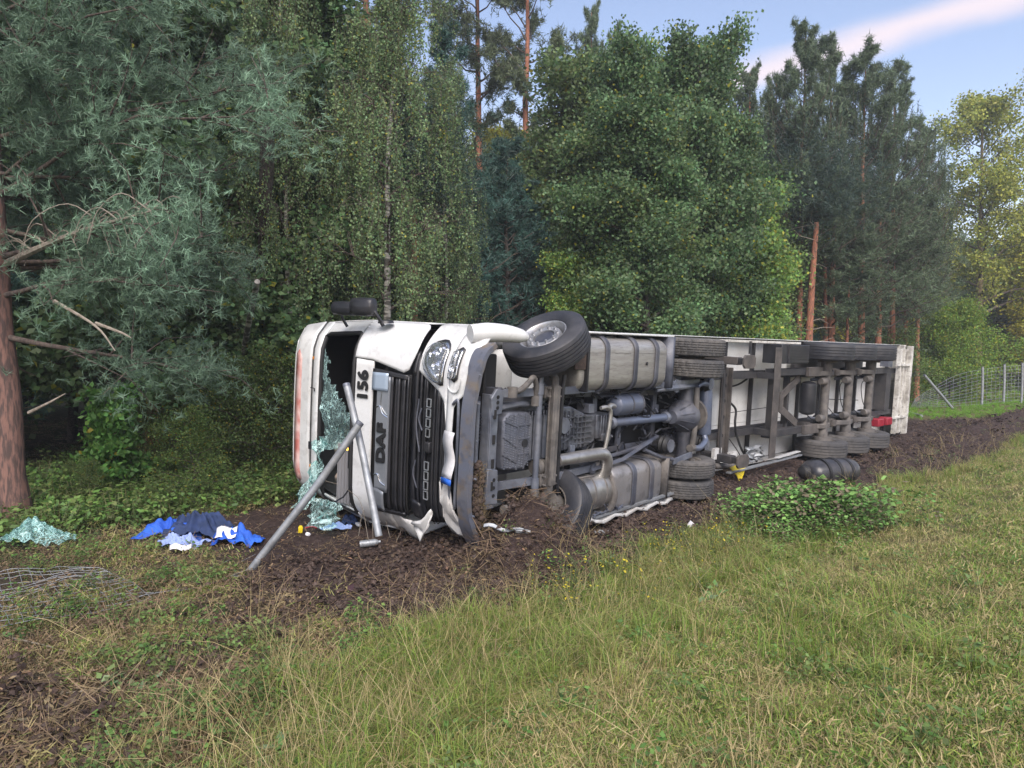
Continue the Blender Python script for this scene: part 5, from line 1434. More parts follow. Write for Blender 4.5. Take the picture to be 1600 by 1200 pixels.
def near_pine():
    g = np.random.default_rng(31); h = 12.5
    ex = []
    # boughs reaching out over the bank, towards +x / -y
    for f, az, ln, ri in ((.30, -.30, 3.6, .12), (.26, -.45, 2.9, .06), (.22, -.05, 3.0, .0), (.36, -.18, 4.0, .28), (.42, .1, 3.8, .35), (.47, -.45, 3.4, .4), (.54, -.1, 3.6, .5), (.60, .25, 3.2, .5), (.66, -.3, 3.0, .6), (.72, 0, 2.6, .7), (.33, .3, 2.6, .0), (.45, -.8, 1.8, .2), (.50, .5, 3.6, .35), (.38, .45, 3.4, .25), (.29, .6, 3.0, .1), (.8, -.2, 2.4, .7)):
        ex.append((f, az, ln, ri))
    T, P, D, C = skeleton(g, h, 34, .28, lambda f: 2.9 * (1.1 - .7 * f), lambda f: .1 + .5 * f, sub=19, twig=17, droop=.12, r0=.21, lrad=.22, along_limb=60, lean=(-.035, .0), wob=.25, explicit=ex, nsub_len=.40)
    cl = g.uniform(.75, 1.2, 300)[C % 300] * np.where(np.isin(C, (34, 35, 37)), 1.45, 1.0)
    V, c = tufts(P, D, 19, .11, .0045, (.125, .20, .135), g=g, clump=cl, spread=.6)
    return Kind('pine_tree', h, bough_mesh(T, 'pine_boughs', 'pinebark', 6), poly_mesh('pine_needles', V, 3, c, 'needle')), len(V)


K['near'], nn = near_pine()
print('near pine needles', nn, {k: len(v.crown.polygons) for k, v in K.items()})
R_ = random.Random(12)


def tree_px(k, px, d, ytop, label, group=None, w=1.0, cat='tree', rz=None):
    x = (px - CX) / FPX * d
    h = CAMH + (562 - ytop) / FPX * d - float(ground(x, d, False))
    return plant(K[k], x, d, h, R_.uniform(0, 6.28) if rz is None else rz, label, cat, group, w)


plant(K['near'], -6.52, 9.25, 12.5, 0, 'tall pine at the left edge with long grey-green boughs over the bank')
# dead grey bough with bare twigs on that pine
def dead_bough():
    b = MB(); r5 = random.Random(3)
    root = Vector((-6.5, 9.2, 3.4)); tip = along(235, 330, 8.0)
    main = cr([root, root.lerp(tip, .5) + Vector((0, 0, .06)), tip], 5); b.tube(main, [.05, .03, .012], 7)
    for k in range(26):
        p = main[r5.randrange(2, len(main))]; L_ = r5.uniform(.3, .9); a = r5.uniform(-1, 1); sgn = r5.choice([-1, 1])
        b.tube([p, p + Vector((sgn * L_ * .4, -.1 * a, L_ * .25)), p + Vector((sgn * L_ * .75, -.3 * a, 0)), p + Vector((sgn * L_ * .9, -.3 * a, -L_ * .45))], [.009, .006, .003], 5, 4)
    o = b.obj('dead_branch', 'deadwood', label='bare grey dead bough with drooping twigs at the left pine', cat='branch')
    for (a, m_, c), lb in zip((((85, 470), (150, 510), (180, 548)), ((150, 505), (190, 520), (205, 528)), ((45, 645), (75, 630), (102, 615))), ('longer grey dead branch hanging in the left pine boughs', 'short grey side twig beside the hanging dead branch', 'pale broken stub low on the left pine')):
        b = MB(); b.tube([along(*a, 8.3), along(*m_, 8.2), along(*c, 8.2)], [.022, .014, .006], 6, 5)
        b.obj('dead_branch', 'deadwood', label=lb, cat='branch')
dead_bough()

tree_px('birch', 590, 13.6, -150, 'large birch with drooping small leaves directly behind the cab', rz=.4)
tree_px('birch', 470, 14.2, -120, 'birch half hidden behind the left pine boughs', rz=2.4, w=.8)
tree_px('birch', 700, 17.5, 110, 'smaller birch right of the big one, above the cab roof', rz=4.0, w=.85)
tree_px('spruce', 690, 19.5, 50, 'dark blue-green conifer rising behind the birches', rz=1)
tree_px('spruce', 790, 21.5, 215, 'low dark conifer behind the front wheel of the truck', rz=3, w=1.25)
tree_px('tall', 572, 27, -330, 'tall orange-trunked pine leftmost of three in the sky gap', 'tall pines against the sky')
tree_px('tall', 748, 33, -160, 'tall thin pine with forked orange trunk, middle of the sky gap', 'tall pines against the sky', rz=2)
tree_px('tall', 826, 31, -150, 'tall pine with dark crown, rightmost of the three in the sky gap', 'tall pines against the sky', rz=1)
tree_px('pineA', 925, 29, 15, 'thin pine top rising above the maple left side', w=.5)
tree_px('pineB', 955, 31, 60, 'second thin pine top just behind the maple', w=.45)
tree_px('maple', 955, 20.5, 110, 'dense green maple behind the drive wheels, left of three', rz=1.0, w=.85)
tree_px('maple', 1085, 21.5, 85, 'tall bluish green maple above the landing gear', rz=2.2, w=.95)
tree_px('maple', 1010, 18.8, 185, 'lower light green maple in front of the taller ones', rz=4.1, w=1.1)
tree_px('maplelight', 1160, 22.0, 300, 'light yellow-green maple sapling by the red pine trunks', rz=.3)
tree_px('maplelight', 900, 19.5, 400, 'low bright green sapling above the fuel tank', rz=1.3)
tree_px('maple', 1145, 22.5, 215, 'maple at the right end of the group beside the red pine trunks', rz=5.1, w=.9)
PR = [(1247, 27.5, 45, 'A', .8, 'tallest pine of the right group, bare spiky top'), (1292, 31, 70, 'B', .85, 'pine second from left in the right group'), (1345, 30, 78, 'A', 1.0, 'broad dark pine in the middle of the right group'), (1392, 33, 112, 'B', .85, 'pine with slanting top on the right slope of the group'), (1432, 36, 190, 'A', .8, 'shorter pine closing the right group'), (1206, 29, 125, 'B', .7, 'pine between the maple and the tallest pine'), (1170, 33, 110, 'A', .7, 'pale pine top behind the maple')]
PR += [(1228, 28.5, 210, 'B', 1.3, 'spreading pine low between maple and tallest pine'), (1300, 28.5, 240, 'A', 1.5, 'wide low pine crown in front of the right group'), (1372, 31.5, 230, 'B', 1.3, 'wide middle-height pine in the right group'), (1415, 34.5, 290, 'A', 1.2, 'wide low pine at the right flank of the group')]
for px, d, yt, v, w, lb in PR: tree_px('pine' + v, px, d, yt, lb, 'pines behind the trailer', w)
tree_px('bgpine', 1325, 28.5, 400, 'low bushy pine behind the trailer wheels', w=1.5)
tree_px('bgpine', 1385, 34, 400, 'low grey-green pine by the trailer rear end', w=1.1)
# two bare red trunks in front of the group
def red_trunk(px, d, y1, r, label, lean=0):
    x = (px - CX) / FPX * d; z = float(ground(x, d, False)); zt = CAMH + (562 - y1) / FPX * d
    g = random.Random(px)
    e = empty('pine_tree', Matrix.Translation((x, d, z - .1)), label, 'tree')
    b = MB(); b.tube([(0, 0, 0), (lean * .3, 0, (zt - z) * .35), (lean * .6, 0, (zt - z) * .7), (lean, 0, zt - z)], [r * 1.15, r, r * .8, r * .6], 12, 5); b.obj('trunk', 'redbark', e)
    b = MB()
    for k in range(14):
        h_ = g.uniform(1.2, zt - z); a = g.uniform(0, 6.28); l = g.uniform(.5, 1.6)
        b.tube([(lean * h_ / (zt - z), 0, h_), (math.cos(a) * l * .6, math.sin(a) * l * .6, h_ + .1), (math.cos(a) * l, math.sin(a) * l, h_ + g.uniform(-.2, .4))], [.018, .006], 5)
    o_ = b.obj('dead_twigs', 'deadwood', e); o_['kind'] = 'stuff'
    g2 = np.random.default_rng(px); n = 1500
    P = np.stack([g2.normal(size=n) * 1.1 + lean, g2.normal(size=n) * .9, zt - z + g2.normal(size=n) * .9 + 1.2], 1)
    V, c = tufts(P, unit(g2.normal(size=(n, 3)) + [0, 0, .8]), 8, .17, .009, (.04, .07, .055), g=g2)
    newobj('crown', poly_mesh('pine_needles', V, 3, c, 'needle'), e)
red_trunk(1258, 26.5, 345, .14, 'pine with the thickest bare red trunk above the trailer', .35)
red_trunk(1210, 27.2, 320, .10, 'pine with slim red trunk left of the thick one', .12)
red_trunk(1232, 28.5, 340, .07, 'thin crooked red pine trunk between two thicker ones')
red_trunk(1292, 28.5, 350, .08, 'reddish pine trunk right of the thickest one', -.2)
red_trunk(648, 15.4, 330, .09, 'slim reddish trunk behind the cab mirror')
tree_px('oak', 1527, 46, 165, 'oak with sunlight painted into its golden green leaves, alone against the sky', rz=.5)
tree_px('bgsunlit', 1615, 47, 320, 'tree with golden sunlight painted on at the right picture edge', w=1.3)
tree_px('bgsunlit', 1440, 52, 330, 'tree with sun glow painted yellow-green behind the right pines', w=1.2)
tree_px('bush', 1487, 37.5, 488, 'rounded yellow-green bush beside the meadow', cat='bush')
tree_px('shrub2', 1400, 33, 520, 'shrub at the rear corner of the trailer', cat='shrub', w=1.6)
# old dark trunk and leaning birch trunk in the thicket left of the cab
def bare_trunk(p0, p1, r, m, label):
    e = empty('tree_trunk', Matrix.Translation(p0), label, 'tree')
    b = MB(); q = p1 - p0
    b.tube([Vector((0, 0, -.2)), q * .35 + Vector((.06, 0, 0)), q * .7 - Vector((.04, 0, 0)), q], [r * 1.3, r, r * .9, r * .75], 12, 5); b.obj('trunk', m, e)
bare_trunk(at(418, 700), along(418, 200, 13.0), .17, 'darkbark', 'thick dark trunk left of the cab')
bare_trunk(at(362, 690), along(402, 440, 11.6), .06, 'birchbark', 'pale leaning birch stem left of the dark trunk')
bare_trunk(at(325, 680), along(318, 380, 12.2), .08, 'darkbark', 'grey stem deep in the left thicket')
bare_trunk(at(112, 690), along(110, 300, 13.0), .10, 'darkbark', 'dark stem standing behind the left pine')

# ---- the wood behind: individual trees
def ysky(px): return np.interp(px, [-400, 480, 600, 690, 760, 840, 900, 1100, 1180, 1240, 1400, 1450, 1520, 1700, 2600], [-600, -260, 120, 130, 200, 190, 110, 110, 160, 200, 260, 385, 420, 400, 380])
ZP = [-200, 0, 100, 200, 300, 400, 500, 600, 700, 800, 900, 1000, 1100, 1200, 1300, 1400, 1500, 1600]
ZN = ['far beyond the left picture edge', 'beyond the left picture edge', 'behind the left pine trunk', 'behind the dead boughs', 'behind the blue clothes', 'left of the dark trunk', 'behind the cab roof', 'behind the mirrors', 'behind the cab front', 'under the tall pines', 'behind the front wheel', 'behind the fuel tank', 'behind the drive wheels', 'behind the landing gear', 'behind the red trunks', 'behind the trailer axles', 'behind the trailer end', 'behind the meadow bush', 'beyond the right picture edge']
def far_wood():
    n = 0
    for row, t0 in enumerate((-6.8, -9.5, -13, -17, -22, -28, -35, -44)):
        step = 2.6 + row * .45
        for s in np.arange(-24 - row * 2, 78 - row * 2, step):
            ss, tt = s + R_.uniform(-.8, .8), t0 + R_.uniform(-1.1, 1.1)
            if s > 23 and t0 > -12: continue
            x, y = xy_of(ss, tt)
            if y < 3: continue
            px = CX + FPX * x / y
            if px < -1500 or px > 2600: continue
            ys = ysky(px)
            if 690 < px < 890 and y < 36: ys = max(ys, 235 - .4 * abs(px - 790))
            if px > 1400 and y < 36: ys = max(ys, 470)
            if row == 0 and px < 800: continue
            hm = CAMH + (562 - ys) / FPX * y
            h = min(R_.uniform(11.5, 16.5), hm * R_.uniform(.84, 1.0))
            if h < 2.5: continue
            if row == 0 and h > 9: h *= .85
            zone = ZN[int(np.searchsorted(ZP, px))]
            k = R_.choices(['bgleaf', 'bgpine', 'spruce', 'bgsunlit'], [5, 4, 2, (.55 if row < 4 else 2.2) + (14 if y > 36 and (680 < px < 900 or px > 1380) else 0)])[0]
            if k == 'bgleaf' and y < 19: k = 'maple'
            lb = {'maple': 'green broad-leaved tree of the wood', 'bgleaf': 'dark green leafy tree of the wood', 'bgpine': 'dense pine of the wood', 'spruce': 'dark narrow conifer of the wood', 'bgsunlit': 'tree of the wood with sunlight painted yellow'}[k] + ', ' + ('first second third fourth fifth sixth seventh eighth'.split())[row] + ' row, ' + zone
            plant(K[k], float(x), float(y), h, R_.uniform(0, 6.28), lb, 'tree', {'maple': 'leafy trees of the wood', 'bgleaf': 'leafy trees of the wood', 'bgpine': 'pines of the wood', 'spruce': 'dark conifers of the wood', 'bgsunlit': 'trees of the wood with painted sunlight'}[k], R_.uniform(.85, 1.3) * (1 if h > 8 else 1.3)); n += 1
    print('wood', n)
far_wood()
for i, (px, d, yt) in enumerate(((1475, 58, 400), (1508, 56, 385), (1540, 60, 395), (1572, 57, 375), (1605, 55, 380), (1645, 58, 370), (1690, 56, 380), (1740, 54, 370), (1800, 50, 360), (1560, 50, 455), (1600, 49, 450), (1530, 51, 465), (1640, 48, 440))):
    tree_px('bgleaf' if i % 3 else 'bgpine', px, d, yt, ['dark tree mass behind the meadow bush, first from the left', 'leafy dark tree under the golden oak', 'dark leafy tree right of the golden oak foot', 'dark pine behind the meadow fence posts', 'dark tree at the right picture edge', 'dark tree just beyond the right picture edge', 'dark pine beyond the right picture edge', 'far dark tree beyond the right picture edge', 'farthest dark tree beyond the right picture edge', 'low dark pine behind the middle fence post', 'low leafy tree behind the right fence post', 'low leafy tree right of the meadow bush', 'low dark pine beyond the right fence post'][i], 'dark trees beyond the meadow', 1.3 if i < 9 else 1.9)
# ---- understorey
for i in range(70):
    s = R_.uniform(-13, 34); t = R_.uniform(-6.4, -4.4) - (1.0 if s > -2 else 0)
    x, y = xy_of(s, t)
    if y < 4 or (s > 23 and t > -7) or (s < -2.5 and t > -5.5): continue
    k = R_.choice(['shrub', 'shrub', 'shrub2'])
    h_ = R_.uniform(1.0, 2.4); zone = ZN[int(np.searchsorted(ZP, CX + FPX * x / y))]
    plant(K[k], float(x), float(y), h_, R_.uniform(0, 6.28), ('low' if h_ < 1.35 else 'waist-high' if h_ < 1.7 else 'tall' if h_ < 2.05 else 'very tall') + {'shrub': ' dark green', 'shrub2': ' light green'}[k] + ' shrub at the wood edge, ' + zone, 'shrub', 'shrubs along the edge of the wood', R_.uniform(.9, 1.4))
for px, py, h, k, lb in ((190, 770, 1.75, 'sapling', 'large-leaved young sapling left of the cab'), (110, 765, .5, 'shrub', 'low shrub right of the left pine trunk'), (270, 742, 1.7, 'shrub2', 'yellow-green shrub between sapling and cab'), (345, 735, 1.9, 'shrub2', 'taller shrub left of the dark trunk'), (395, 745, 1.0, 'shrub', 'small dark shrub close to the cab roof'), (140, 790, .7, 'shrub', 'small twiggy shrub behind the blue heap'), (440, 735, .8, 'shrub', 'low shrub touching the cab roof'), (330, 770, .55, 'shrub', 'very low shrub behind the fallen post'), (215, 735, 1.3, 'shrub', 'dense shrub behind the sapling')):
    p = at(px, py); plant(K[k], p.x, p.y, h, R_.uniform(0, 6.28), lb, 'sapling' if k == 'sapling' else 'shrub')


# ------------------------------------------------------------------ ground cover: small plants instanced over the ground
def blades(g, n, rad, h, w, lean, cols, seg=2, curl=.5):
    V, c = [], []
    a = g.uniform(0, 6.28, n); r = rad * np.sqrt(g.random(n)); p = np.stack([r * np.cos(a), r * np.sin(a), np.zeros(n) - .01], 1)
    hh = h * g.uniform(.45, 1.15, n)[:, None]
    az = g.uniform(0, 6.28, n); ln = lean * np.abs(g.normal(size=n))[:, None]
    d = np.stack([np.cos(az), np.sin(az), np.zeros(n)], 1)
    side = np.stack([-np.sin(az + g.normal(size=n) * .6), np.cos(az), np.zeros(n)], 1) * w * .5
    up = np.array([0, 0, 1.0])
    m1 = p + unit(up + d * ln) * hh * .55; m2 = p + unit(up + d * ln) * hh * .55 + unit(up * (1 - curl) + d * (ln + curl)) * hh * .5
    ci = g.integers(0, len(cols), n); cc = np.array(cols)[ci] * g.uniform(.7, 1.25, (n, 1))
    q = np.stack([p - side, p + side, m1 + side * .8, m1 - side * .8], 1); t = np.stack([m1 - side * .8, m1 + side * .8, m2 + side * .1, m2 - side * .1], 1)
    return np.concatenate([q, t]), np.concatenate([cc, cc])


def protos(name, builder, k):
    out = []
    for i in range(k):
        V, c = builder(np.random.default_rng(100 + i + len(name)))
        out.append(bpy.data.objects.new(name, poly_mesh(name, V, 4, c, 'grassblade')))
    return out


def scatter(name, P, scl, tint, pro, tilt, label, g=rng):
    me = bpy.data.meshes.new(name); N = len(P)
    me.vertices.add(N); me.vertices.foreach_set('co', P.reshape(-1).astype(np.float32))
    rot = np.stack([g.normal(size=N) * tilt, g.normal(size=N) * tilt, g.uniform(0, 6.28, N)], 1)
    a = me.attributes.new('rot', 'FLOAT_VECTOR', 'POINT'); a.data.foreach_set('vector', rot.reshape(-1).astype(np.float32))
    for nm, v in (('scl', scl), ('tint', tint)):
        a = me.attributes.new(nm, 'FLOAT', 'POINT'); a.data.foreach_set('value', np.asarray(v, np.float32))
    a = me.attributes.new('idx', 'INT', 'POINT'); a.data.foreach_set('value', g.integers(0, len(pro), N).astype(np.int32))
    o = newobj(name, me, kind='stuff', label=label)
    ng = bpy.data.node_groups.new(name, 'GeometryNodeTree')
    ng.interface.new_socket('Geometry', in_out='INPUT', socket_type='NodeSocketGeometry'); ng.interface.new_socket('Geometry', in_out='OUTPUT', socket_type='NodeSocketGeometry')
    n, l = ng.nodes, ng.links
    gi, go = n.new('NodeGroupInput'), n.new('NodeGroupOutput')
    iop = n.new('GeometryNodeInstanceOnPoints'); gti = n.new('GeometryNodeGeometryToInstance')
    for q in pro:
        oi = n.new('GeometryNodeObjectInfo'); oi.inputs['Object'].default_value = q; l.new(oi.outputs['Geometry'], gti.inputs[0])
    def attr(nm, t):
        x = n.new('GeometryNodeInputNamedAttribute'); x.data_type = t; x.inputs['Name'].default_value = nm; return x.outputs[0]
    l.new(gi.outputs[0], iop.inputs['Points']); l.new(gti.outputs[0], iop.inputs['Instance'])
    iop.inputs['Pick Instance'].default_value = True
    l.new(attr('idx', 'INT'), iop.inputs['Instance Index']); l.new(attr('rot', 'FLOAT_VECTOR'), iop.inputs['Rotation']); l.new(attr('scl', 'FLOAT'), iop.inputs['Scale'])
    l.new(iop.outputs[0], go.inputs[0])
    md = o.modifiers.new('scatter', 'NODES'); md.node_group = ng
    return o


def fan(n, d0, d1, half=62, pw=1.0, g=rng):
    """points spread evenly over the ground as seen from the bank"""
    d = d0 * (d1 / d0) ** (g.random(n) ** pw); a = np.radians(g.uniform(-half, half, n))
    return d * np.sin(a), d * np.cos(a)


GREEN = [(.135, .24, .035), (.18, .275, .045), (.105, .20, .04), (.23, .30, .055), (.30, .31, .08)]
DRY = [(.42, .34, .17), (.33, .26, .12), (.24, .20, .09), (.50, .42, .24)]
p_mown = protos('mown_grass', lambda g: blades(g, 50, .11, .046, .0042, 1.5, GREEN * 2 + DRY, curl=.8), 6)
p_straw = protos('cut_straw', lambda g: blades(g, 34, .16, .075, .0034, 3.6, DRY * 2 + GREEN[:2], curl=.2), 4)
p_tall = protos('tall_grass', lambda g: blades(g, 48, .10, .34, .0050, .42, GREEN * 3 + DRY, curl=.75), 5)
p_mead = protos('meadow_grass', lambda g: blades(g, 48, .10, .34, .0075, .42, [(.17, .34, .04), (.22, .40, .05), (.14, .28, .04)], curl=.75), 3)
p_wisp = protos('dry_wisps', lambda g: blades(g, 9, .08, .60, .0034, .5, DRY, curl=.5), 3)


def herb(g, n=26, h=.2, r=.13, L=.045, cols=((.09, .19, .04), (.12, .22, .05), (.07, .14, .04))):
    a = g.uniform(0, 6.28, n); rr_ = r * np.sqrt(g.random(n)); P = np.stack([rr_ * np.cos(a), rr_ * np.sin(a), h * g.uniform(.1, 1, n)], 1)
    D = unit(np.stack([np.cos(a + g.normal(size=n)), np.sin(a + g.normal(size=n)), g.uniform(-.5, .4, n)], 1)); S = unit(np.cross(D, [0, 0, 1.0]) + g.normal(size=(n, 3)) * .3)
    l = L * g.uniform(.6, 1.3, (n, 1))
    V = np.stack([P, P + D * l * .4 + S * l * .35, P + D * l, P + D * l * .4 - S * l * .35], 1)
    c = np.array(cols)[g.integers(0, len(cols), n)] * g.uniform(.7, 1.25, (n, 1))
    m = 5; x = g.normal(size=(m, 2)) * r * .3; B = np.stack([x[:, 0], x[:, 1], np.zeros(m)], 1); T_ = B * 1.6 + [0, 0, h * .9]; w = np.array([.003, 0, 0])
    V2 = np.stack([B - w, B + w, T_ + w * .5, T_ - w * .5], 1)
    return np.concatenate([V, V2]), np.concatenate([c, np.full((m, 3), .08) * [1, 1.3, .5]])


p_herb = protos('small_herbs', lambda g: herb(g), 4)
p_nettle = protos('nettles', lambda g: herb(g, 60, .62, .17, .075, ((.11, .24, .06), (.15, .31, .08), (.21, .38, .10), (.17, .14, .09))), 4)
p_yellow = protos('flowering_herbs', lambda g: herb(g, 20, .30, .07, .03, ((.10, .16, .05), (.14, .18, .06), (.55, .45, .03))), 3)
def litter_b(g):
    n = 26; P = np.concatenate([g.uniform(-.14, .14, (n, 2)), g.uniform(0, .02, (n, 1))], 1)
    V, c = leaves(P, .045, .02, (.17, .12, .075), var=.5, g=g, down=0); V[..., 2] = V[..., 2] * .4 + .012; return V, c
p_litter = protos('leaf_litter', litter_b, 4)
def twig_b(g):
    n = 14; a = g.uniform(0, 6.28, n); L_ = g.uniform(.04, .22, n)[:, None]; d = np.stack([np.cos(a), np.sin(a), g.normal(size=n) * .15], 1); s = np.stack([-np.sin(a), np.cos(a), np.zeros(n)], 1) * .0022
    P = np.concatenate([g.uniform(-.15, .15, (n, 2)), np.full((n, 1), .012)], 1)
    return np.stack([P - s, P + s, P + d * L_ + s, P + d * L_ - s], 1), np.array([(.20, .135, .09)]) * g.uniform(.35, 1.2, (n, 1))
p_twig = protos('straw_and_roots', twig_b, 4)
def clod_b(g):
    V, c = [], []
    for k in range(7):
        o_ = np.array([*g.uniform(-.1, .1, 2), .005]); r = g.uniform(.004, .021); cc = np.array((.066, .044, .035)) * g.uniform(.6, 1.5)
        a = np.linspace(0, 6.28, 6)[:-1]; ring = o_ + np.stack([np.cos(a) * r, np.sin(a) * r, g.uniform(-.2, .3, 5) * r], 1); top = o_ + [0, 0, r * .8]; 
        for i in range(5): V.append([ring[i], ring[(i + 1) % 5], top, top + 1e-4]); c.append(cc)
    return np.array(V), np.array(c)
p_clod = protos('soil_clods', clod_b, 4)


def lay(name, n, d0, d1, prob, pro, scl, tint, tilt, label, half=62, pw=1.0, dz=0.0, grow=0.0):
    n = int(n * 1.27); x, y = fan(n, d0, d1, half, pw)
    s, t = st_of(x, y); sm = soil_mask(x, y)
    k = rng.random(n) < prob(x, y, s, t, sm)
    x, y, s, t = x[k], y[k], s[k], t[k]
    z = ground(x, y) + dz
    sc_ = scl[0] + (scl[1] - scl[0]) * rng.random(len(x)); sc_ = sc_ * (1 + grow * np.hypot(x, y) / 20)
    ti = np.clip(tint(x, y, s, t) + rng.normal(size=len(x)) * .14, 0, .95)
    print(name, len(x))
    return scatter(name, np.stack([x, y, z], 1), sc_, ti, pro, tilt, label)


mown = lambda s, t, x, y: sst(2.05, 2.55, t + (fbm(x * 1.1, y * 1.1) - .5) * .8)
clear = lambda s, t: 1 - sst(-5.2, -6.2, t) * sst(26, 23, s)
drypatch = lambda x, y: sst(.50, .66, fbm(x * 1.4 + 9, y * 1.4 + 2))
lay('mown_grass', 100000, 1.9, 60, lambda x, y, s, t, sm: mown(s, t, x, y) * (1 - .5 * drypatch(x, y)) * (1 - .85 * sst(.60, .70, fbm(x * 2.3 + 40, y * 2.3 + 11))), p_mown, (.7, 1.35), lambda x, y, s, t: -.08 + .42 * drypatch(x, y) * fbm(x * 4, y * 4) * 1.6, .3, 'mown green and straw-coloured grass of the bank', grow=.5)
lay('cut_straw', 42000, 1.9, 35, lambda x, y, s, t, sm: mown(s, t, x, y) * (.14 + .5 * drypatch(x, y)) + .22 * (1 - sm) * sst(-1, -4, s) * sst(-4, -2, t), p_straw, (.6, 1.3), lambda x, y, s, t: .25 + .2 * drypatch(x, y), .2, 'cut dry straw lying on the mown bank', grow=.4)
band = lambda s, t, x, y: sst(1.15, 1.6, t + (fbm(x * 2, y * 2) - .5) * .8) * sst(2.75, 2.25, t + (fbm(x * 1.1, y * 1.1) - .5) * .8)
lay('tall_grass', 60000, 2.2, 60, lambda x, y, s, t, sm: band(s, t, x, y) * (1 - sm) * sst(-4.8, -2.8, s + .8 * (t - 1.6)) * (.35 + .6 * fbm(x * 1.2, y * 1.2)) + .004 * (1 - sm) * (t > 0) + .04 * sst(.56, .7, fbm(x * .8 + 5, y * .8)) * mown(s, t, x, y), p_tall, (.4, 1.1), lambda x, y, s, t: -.02 + .22 * drypatch(x, y), .16, 'unmown tall grass between bank and dug soil')
lay('dry_wisps', 16000, 2.0, 30, lambda x, y, s, t, sm: band(s, t, x, y) * .45 * sst(-6, -4, s) + .018 * (1 - sm), p_wisp, (.5, 1.1), lambda x, y, s, t: .4 + 0 * x, .4, 'bent dry grass stalks')
rough = lambda s, t, sm: (1 - sm) * sst(2.6, 2.2, t) * sst(1.5, -1.0, s + .8 * t)
lay('rough_grass', 36000, 2.2, 22, lambda x, y, s, t, sm: rough(s, t, sm) * (t > -6.5) * sst(.36, .58, fbm(x * 1.5 + 3, y * 1.5)) * .9, p_mown, (.8, 1.9), lambda x, y, s, t: .10 + .45 * drypatch(x, y), .35, 'patchy rough grass in front of the cab')
lay('small_herbs', 26000, 2.2, 40, lambda x, y, s, t, sm: rough(s, t, sm) * sst(.45, .65, fbm(x * 1.9 + 13, y * 1.9)) * .8 + .03 * mown(s, t, x, y) + .10 * band(s, t, x, y) + .02 * sm * (t > .6), p_herb, (.4, 1.0), lambda x, y, s, t: .03 + 0 * x, .25, 'small green herbs among the rough grass')
lay('leaf_litter', 40000, 2.2, 30, lambda x, y, s, t, sm: sst(2.5, 1.8, t) * (.45 - .38 * sm), p_litter, (.6, 1.3), lambda x, y, s, t: .1 + 0 * x, .2, 'dead leaves and bark crumbs on the ground')
lay('straw_and_roots', 40000, 2.2, 32, lambda x, y, s, t, sm: .5 * sst(2.6, 1.9, t) * (1 - sm) + .12 * sm + .8 * sm * np.exp(-(((s + 1.3) / .8) ** 2 + ((t - .8) / .5) ** 2)), p_twig, (.5, 1.2), lambda x, y, s, t: .12 + 0 * x, .35, 'loose straw, roots and twigs on the soil')
lay('soil_clods', 46000, 2.4, 45, lambda x, y, s, t, sm: sm * (t > -1.2), p_clod, (.5, 1.5), lambda x, y, s, t: 0 * x - .2, .3, 'clods of dug dark soil', grow=.5)
lay('meadow_grass', 30000, 20, 90, lambda x, y, s, t, sm: (s > 21) * (t < .8) * (t > -16) * (1 - sm) * .9, p_mead, (.4, .7), lambda x, y, s, t: 0 * x - .4, .2, 'bright green meadow grass beyond the trailer', half=46)
lay('forest_undergrowth', 26000, 6, 30, lambda x, y, s, t, sm: sst(-3.9, -4.6, t) * sst(-12, -8, t) * .8, p_herb, (.8, 2.0), lambda x, y, s, t: .05 + 0 * x, .3, 'low undergrowth at the edge of the wood')
p_tuss = protos('grass_tussocks', lambda g: blades(g, 130, .13, .30, .0050, .75, GREEN * 3 + DRY[:2], curl=.9), 4)
lay('grass_tussocks', 9000, 2.0, 30, lambda x, y, s, t, sm: (1 - sm) * (t > .9) * sst(.60, .72, fbm(x * 1.8 + 60, y * 1.8 + 7)) * (.03 + .4 * sst(3.0, 2.4, t)) * sst(-6, -3.5, s), p_tuss, (.4, 1.1), lambda x, y, s, t: .05 + .35 * drypatch(x, y), .2, 'bent tussocks of longer grass')
p_weed = protos('broadleaf_weeds', lambda g: herb(g, 16, .12, .10, .085, ((.12, .24, .07), (.15, .28, .09), (.20, .30, .16))), 3)
lay('broadleaf_weeds', 5000, 2.0, 20, lambda x, y, s, t, sm: (1 - .9 * sm) * sst(3.0, 2.2, t) * sst(.55, .68, fbm(x * 1.3 + 80, y * 1.3)) * .35, p_weed, (.5, 1.2), lambda x, y, s, t: 0 * x - .1, .25, 'broad-leaved weeds in the foreground')
# nettle patch by the black drum
n = 1150; sN = rng.normal(size=n) * (.34 + .5 * (rng.random(n) < .35)) + 2.35; tN = rng.normal(size=n) * (.20 + .25 * (rng.random(n) < .3)) + 2.12
xN, yN = xy_of(sN, tN); zN = ground(xN, yN)
fall = 1.1 * np.exp(-((sN - 2.35) / 1.0) ** 2) * (.1 + 1.5 * fbm(xN * 3.4, yN * 3.4, 2))
scatter('nettles', np.stack([xN, yN, zN], 1), rng.uniform(.45, .95, n) * (.35 + .65 * fall), np.zeros(n), p_nettle, .2, 'patch of leafy green nettles in front of the trailer wheels')
n = 260; xN, yN = xy_of(rng.uniform(-2, 4, n), rng.normal(size=n) * .25 + 1.75)
scatter('flowering_herbs', np.stack([xN, yN, ground(xN, yN)], 1), rng.uniform(.6, 1.2, n), np.zeros(n), p_yellow, .2, 'yellow-flowering weeds along the soil edge')
